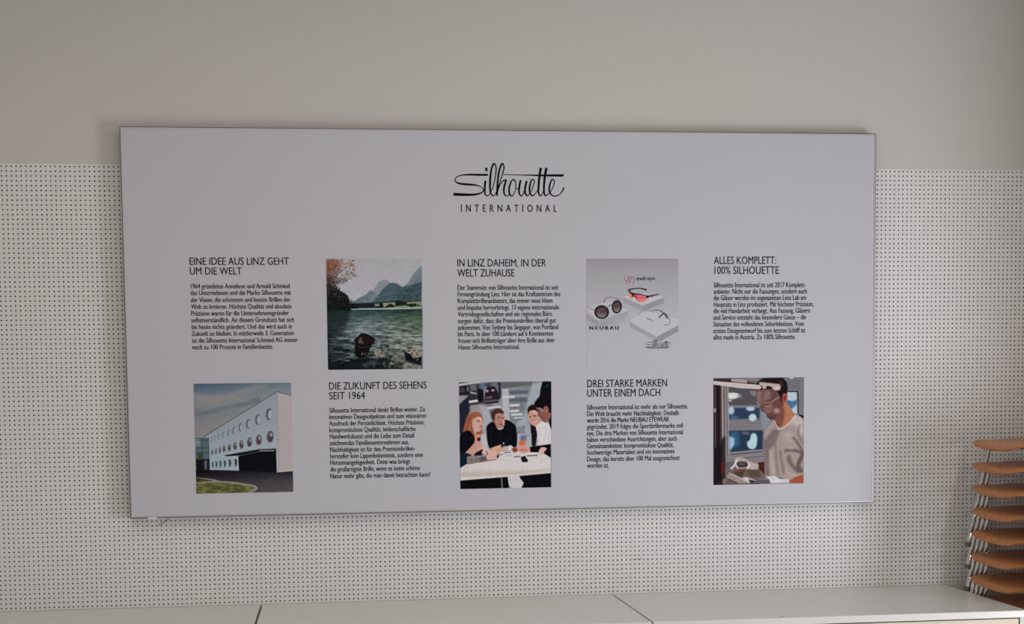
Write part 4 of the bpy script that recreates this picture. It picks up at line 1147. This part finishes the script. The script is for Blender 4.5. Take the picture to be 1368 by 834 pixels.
cabinet(SE[0] - 1.187, SE[0], 'low grey-topped cabinet under the left end of the board')
cabinet(SE[0], SE[1], 'low grey-topped cabinet under the middle of the board')
cabinet(SE[1], SE[2], 'low grey-topped cabinet beside the chair stack, with cream front')
m = MB(); a = at(0, 0, 0)
m.box(.745, .760, -DEP + .015, -DEP + .019, TOP - .0002, TOP + .0006)
sc = m.build('scrap', M['scuff']); tag(sc, 'tiny dark scrap lying on the front edge of the right cabinet top', 'scrap')

# ------------------------------------------------------------------ stack of school chairs
LEAN = .223
SH = .350                                         # underside of the seat rail
HW = .190                                         # half distance of the legs
TR = .0077


def seat_mesh():
    a_, b_ = .188, .172                           # half depth (x), half width (y)
    NR, NA = 14, 64
    def z(x, y):
        f = -x / a_
        s_ = y / b_
        zz = .004 * s_ * s_ - .002
        zz -= .010 * math.exp(-((x / a_ - .25) / .55) ** 2) * (1 - s_ * s_)
        w = .034; t_ = max(0.0, (-x) - (a_ - w)) / w
        ts = max(0.0, abs(y) - (b_ - .030)) / .030 * min(1, max(0, (f - .15) / .45)) * .9
        t_ = min(1, math.hypot(t_, ts))
        zz -= .026 * (1 - math.sqrt(max(0, 1 - t_ ** 2))) * (1 - .12 * s_ * s_)
        if x > a_ * .55: zz += .012 * ((x / a_ - .55) / .45) ** 2
        return zz
    top = []
    for i in range(NR + 1):
        r_ = math.sin(i / NR * math.pi / 2)
        for k in range(NA):
            th = 2 * math.pi * k / NA
            c, s_ = math.cos(th), math.sin(th)
            n_ = 9 if c < 0 else 4.5
            R_ = (abs(c) ** n_ + abs(s_) ** n_) ** (-1 / n_)
            x, y = a_ * R_ * c * r_, b_ * R_ * s_ * r_
            top.append((x, y, z(x, y)))
    V = list(top) + [(x, y, zz - .0085) for x, y, zz in top]
    # push the underside of the rolled lip backwards so that the sheet keeps its thickness
    n = len(top)
    for i in range(n, 2 * n):
        x, y, zz = V[i]
        if x < -(a_ - .034): V[i] = (x + .0085 * min(1, (-(a_ - .034) - x) / .034), y, zz + .0085 * .55 * min(1, (-(a_ - .034) - x) / .034))
    F = []
    for o_ in (0, n):
        for i in range(NR):
            for k in range(NA):
                k2 = (k + 1) % NA
                F.append((o_ + i * NA + k, o_ + i * NA + k2, o_ + (i + 1) * NA + k2, o_ + (i + 1) * NA + k))
    for k in range(NA):
        k2 = (k + 1) % NA
        F.append((NR * NA + k, NR * NA + k2, n + NR * NA + k2, n + NR * NA + k))
    me = mesh_np('seat', V, F)
    bm = bmesh.new(); bm.from_mesh(me); bmesh.ops.remove_doubles(bm, verts=bm.verts, dist=1e-6)
    bmesh.ops.recalc_face_normals(bm, faces=bm.faces)
    for f in bm.faces: f.smooth = True
    for e in bm.edges:
        if len(e.link_faces) == 2 and e.calc_face_angle(0) > 1.0: e.smooth = False
    bm.to_mesh(me); bm.free()
    return me


def bend(p0, p1, p2, r_, n=6):
    p0, p1, p2 = Vector(p0), Vector(p1), Vector(p2)
    a_ = p1 + (p0 - p1).normalized() * r_; c = p1 + (p2 - p1).normalized() * r_
    return [(a_ * (1 - t_) + p1 * t_) * (1 - t_) + (p1 * (1 - t_) + c * t_) * t_ for t_ in [k / n for k in range(n + 1)]]


def make_chair():
    r = empty('school_chair', (0, 0, 0))
    s_ = link('seat', seat_mesh(), M['wood'], r); s_.location = (-.008, 0, SH + .019)
    for name, sg in (('front_rail', -1), ('rear_rail', 1)):
        xt = sg * .105
        m = MB(); m.tube([(xt, -HW + .02, SH), (xt, HW - .02, SH)], TR, 12)
        m.build(name, M['chrome'], r, smooth=True)
        for sy in (-1, 1):
            foot = Vector((xt + sg * LEAN * (SH - .012), sy * HW, .012)); top = Vector((xt, sy * HW, SH)); inn = Vector((xt, sy * (HW - .03), SH))
            pts = [foot] + bend(foot, top, inn, .019) + [Vector((xt, sy * (HW - .0205), SH))]
            m = MB(); m.tube(pts, TR, 14); leg = m.build('leg', M['chrome'], r, smooth=True)
            d_ = (top - foot).normalized()
            m = MB(); m.tube([foot - d_ * .012, foot - d_ * .0105, foot + d_ * .004], .0080, 12); m.build('foot_cap', M['rubber'], leg, smooth=True)
    ups = MB()
    for sy in (-1, 1):
        p0, p1, p2 = Vector((.08, sy * .115, SH + .0005)), Vector((.205, sy * .115, SH + .004)), Vector((.205 + .36 * .28, sy * .115, SH + .284))
        m = MB(); m.tube([p0] + bend(p0, p1, p2, .03) + [p2], TR, 12); m.build('back_post', M['chrome'], r, smooth=True)
    # curved plywood backrest
    V = []; F = []; nu, nv = 14, 6
    for side in (0, 1):
        for j in range(nv + 1):
            for i in range(nu + 1):
                u = i / nu * 2 - 1; v = j / nv
                rr = .012 * abs(u) ** 6
                zz = SH + .16 + .125 * v + rr * (1 - 2 * v)
                xx = .205 + .36 * (zz - SH - .004) - .0085 - .012 * (u * u) * .0 - (.0075 if side else 0)
                V.append((xx, u * .165, zz))
    n = (nu + 1) * (nv + 1)
    for o_ in (0, n):
        for j in range(nv):
            for i in range(nu):
                q = o_ + j * (nu + 1) + i; F.append((q, q + 1, q + nu + 2, q + nu + 1))
    ring = [i for i in range(nu + 1)] + [j * (nu + 1) + nu for j in range(1, nv + 1)] + [nv * (nu + 1) + i for i in range(nu - 1, -1, -1)] + [j * (nu + 1) for j in range(nv - 1, 0, -1)]
    for k in range(len(ring)):
        a_, b_ = ring[k], ring[(k + 1) % len(ring)]; F.append((a_, b_, n + b_, n + a_))
    me = mesh_np('backrest', V, F); bm = bmesh.new(); bm.from_mesh(me); bmesh.ops.recalc_face_normals(bm, faces=bm.faces); bm.to_mesh(me); bm.free()
    link('backrest', me, M['wood'], r)
    return r


def copy_tree(o, parent=None):
    c = o.copy(); C.objects.link(c); c.parent = parent
    for ch in list(o.children): copy_tree(ch, c)
    return c


ORD = ['topmost', 'second', 'third', 'fourth', 'fifth', 'sixth', 'seventh', 'eighth', 'ninth', 'tenth', 'eleventh', 'twelfth', 'bottom']
proto = make_chair()
NCH, PITCH = 13, .0770
for k in range(NCH):                              # k = 0 is the topmost chair
    o = proto if k == 0 else copy_tree(proto)
    o.location = (1.753, -.271, PITCH * (NCH - 1 - k))
    if k == 0: lb = 'topmost brown plywood school chair of the stack beside the cabinets, its seat uncovered'
    elif k < 8: lb = ORD[k] + ' brown plywood school chair from the top of the stack'
    elif k < 12: lb = ORD[k] + ' brown plywood school chair from the top, low in the stack behind the cabinet'
    else: lb = 'lowest brown plywood school chair of the stack, standing on the floor'
    tag(o, lb, 'chair', 'stacked school chairs beside the cabinets')
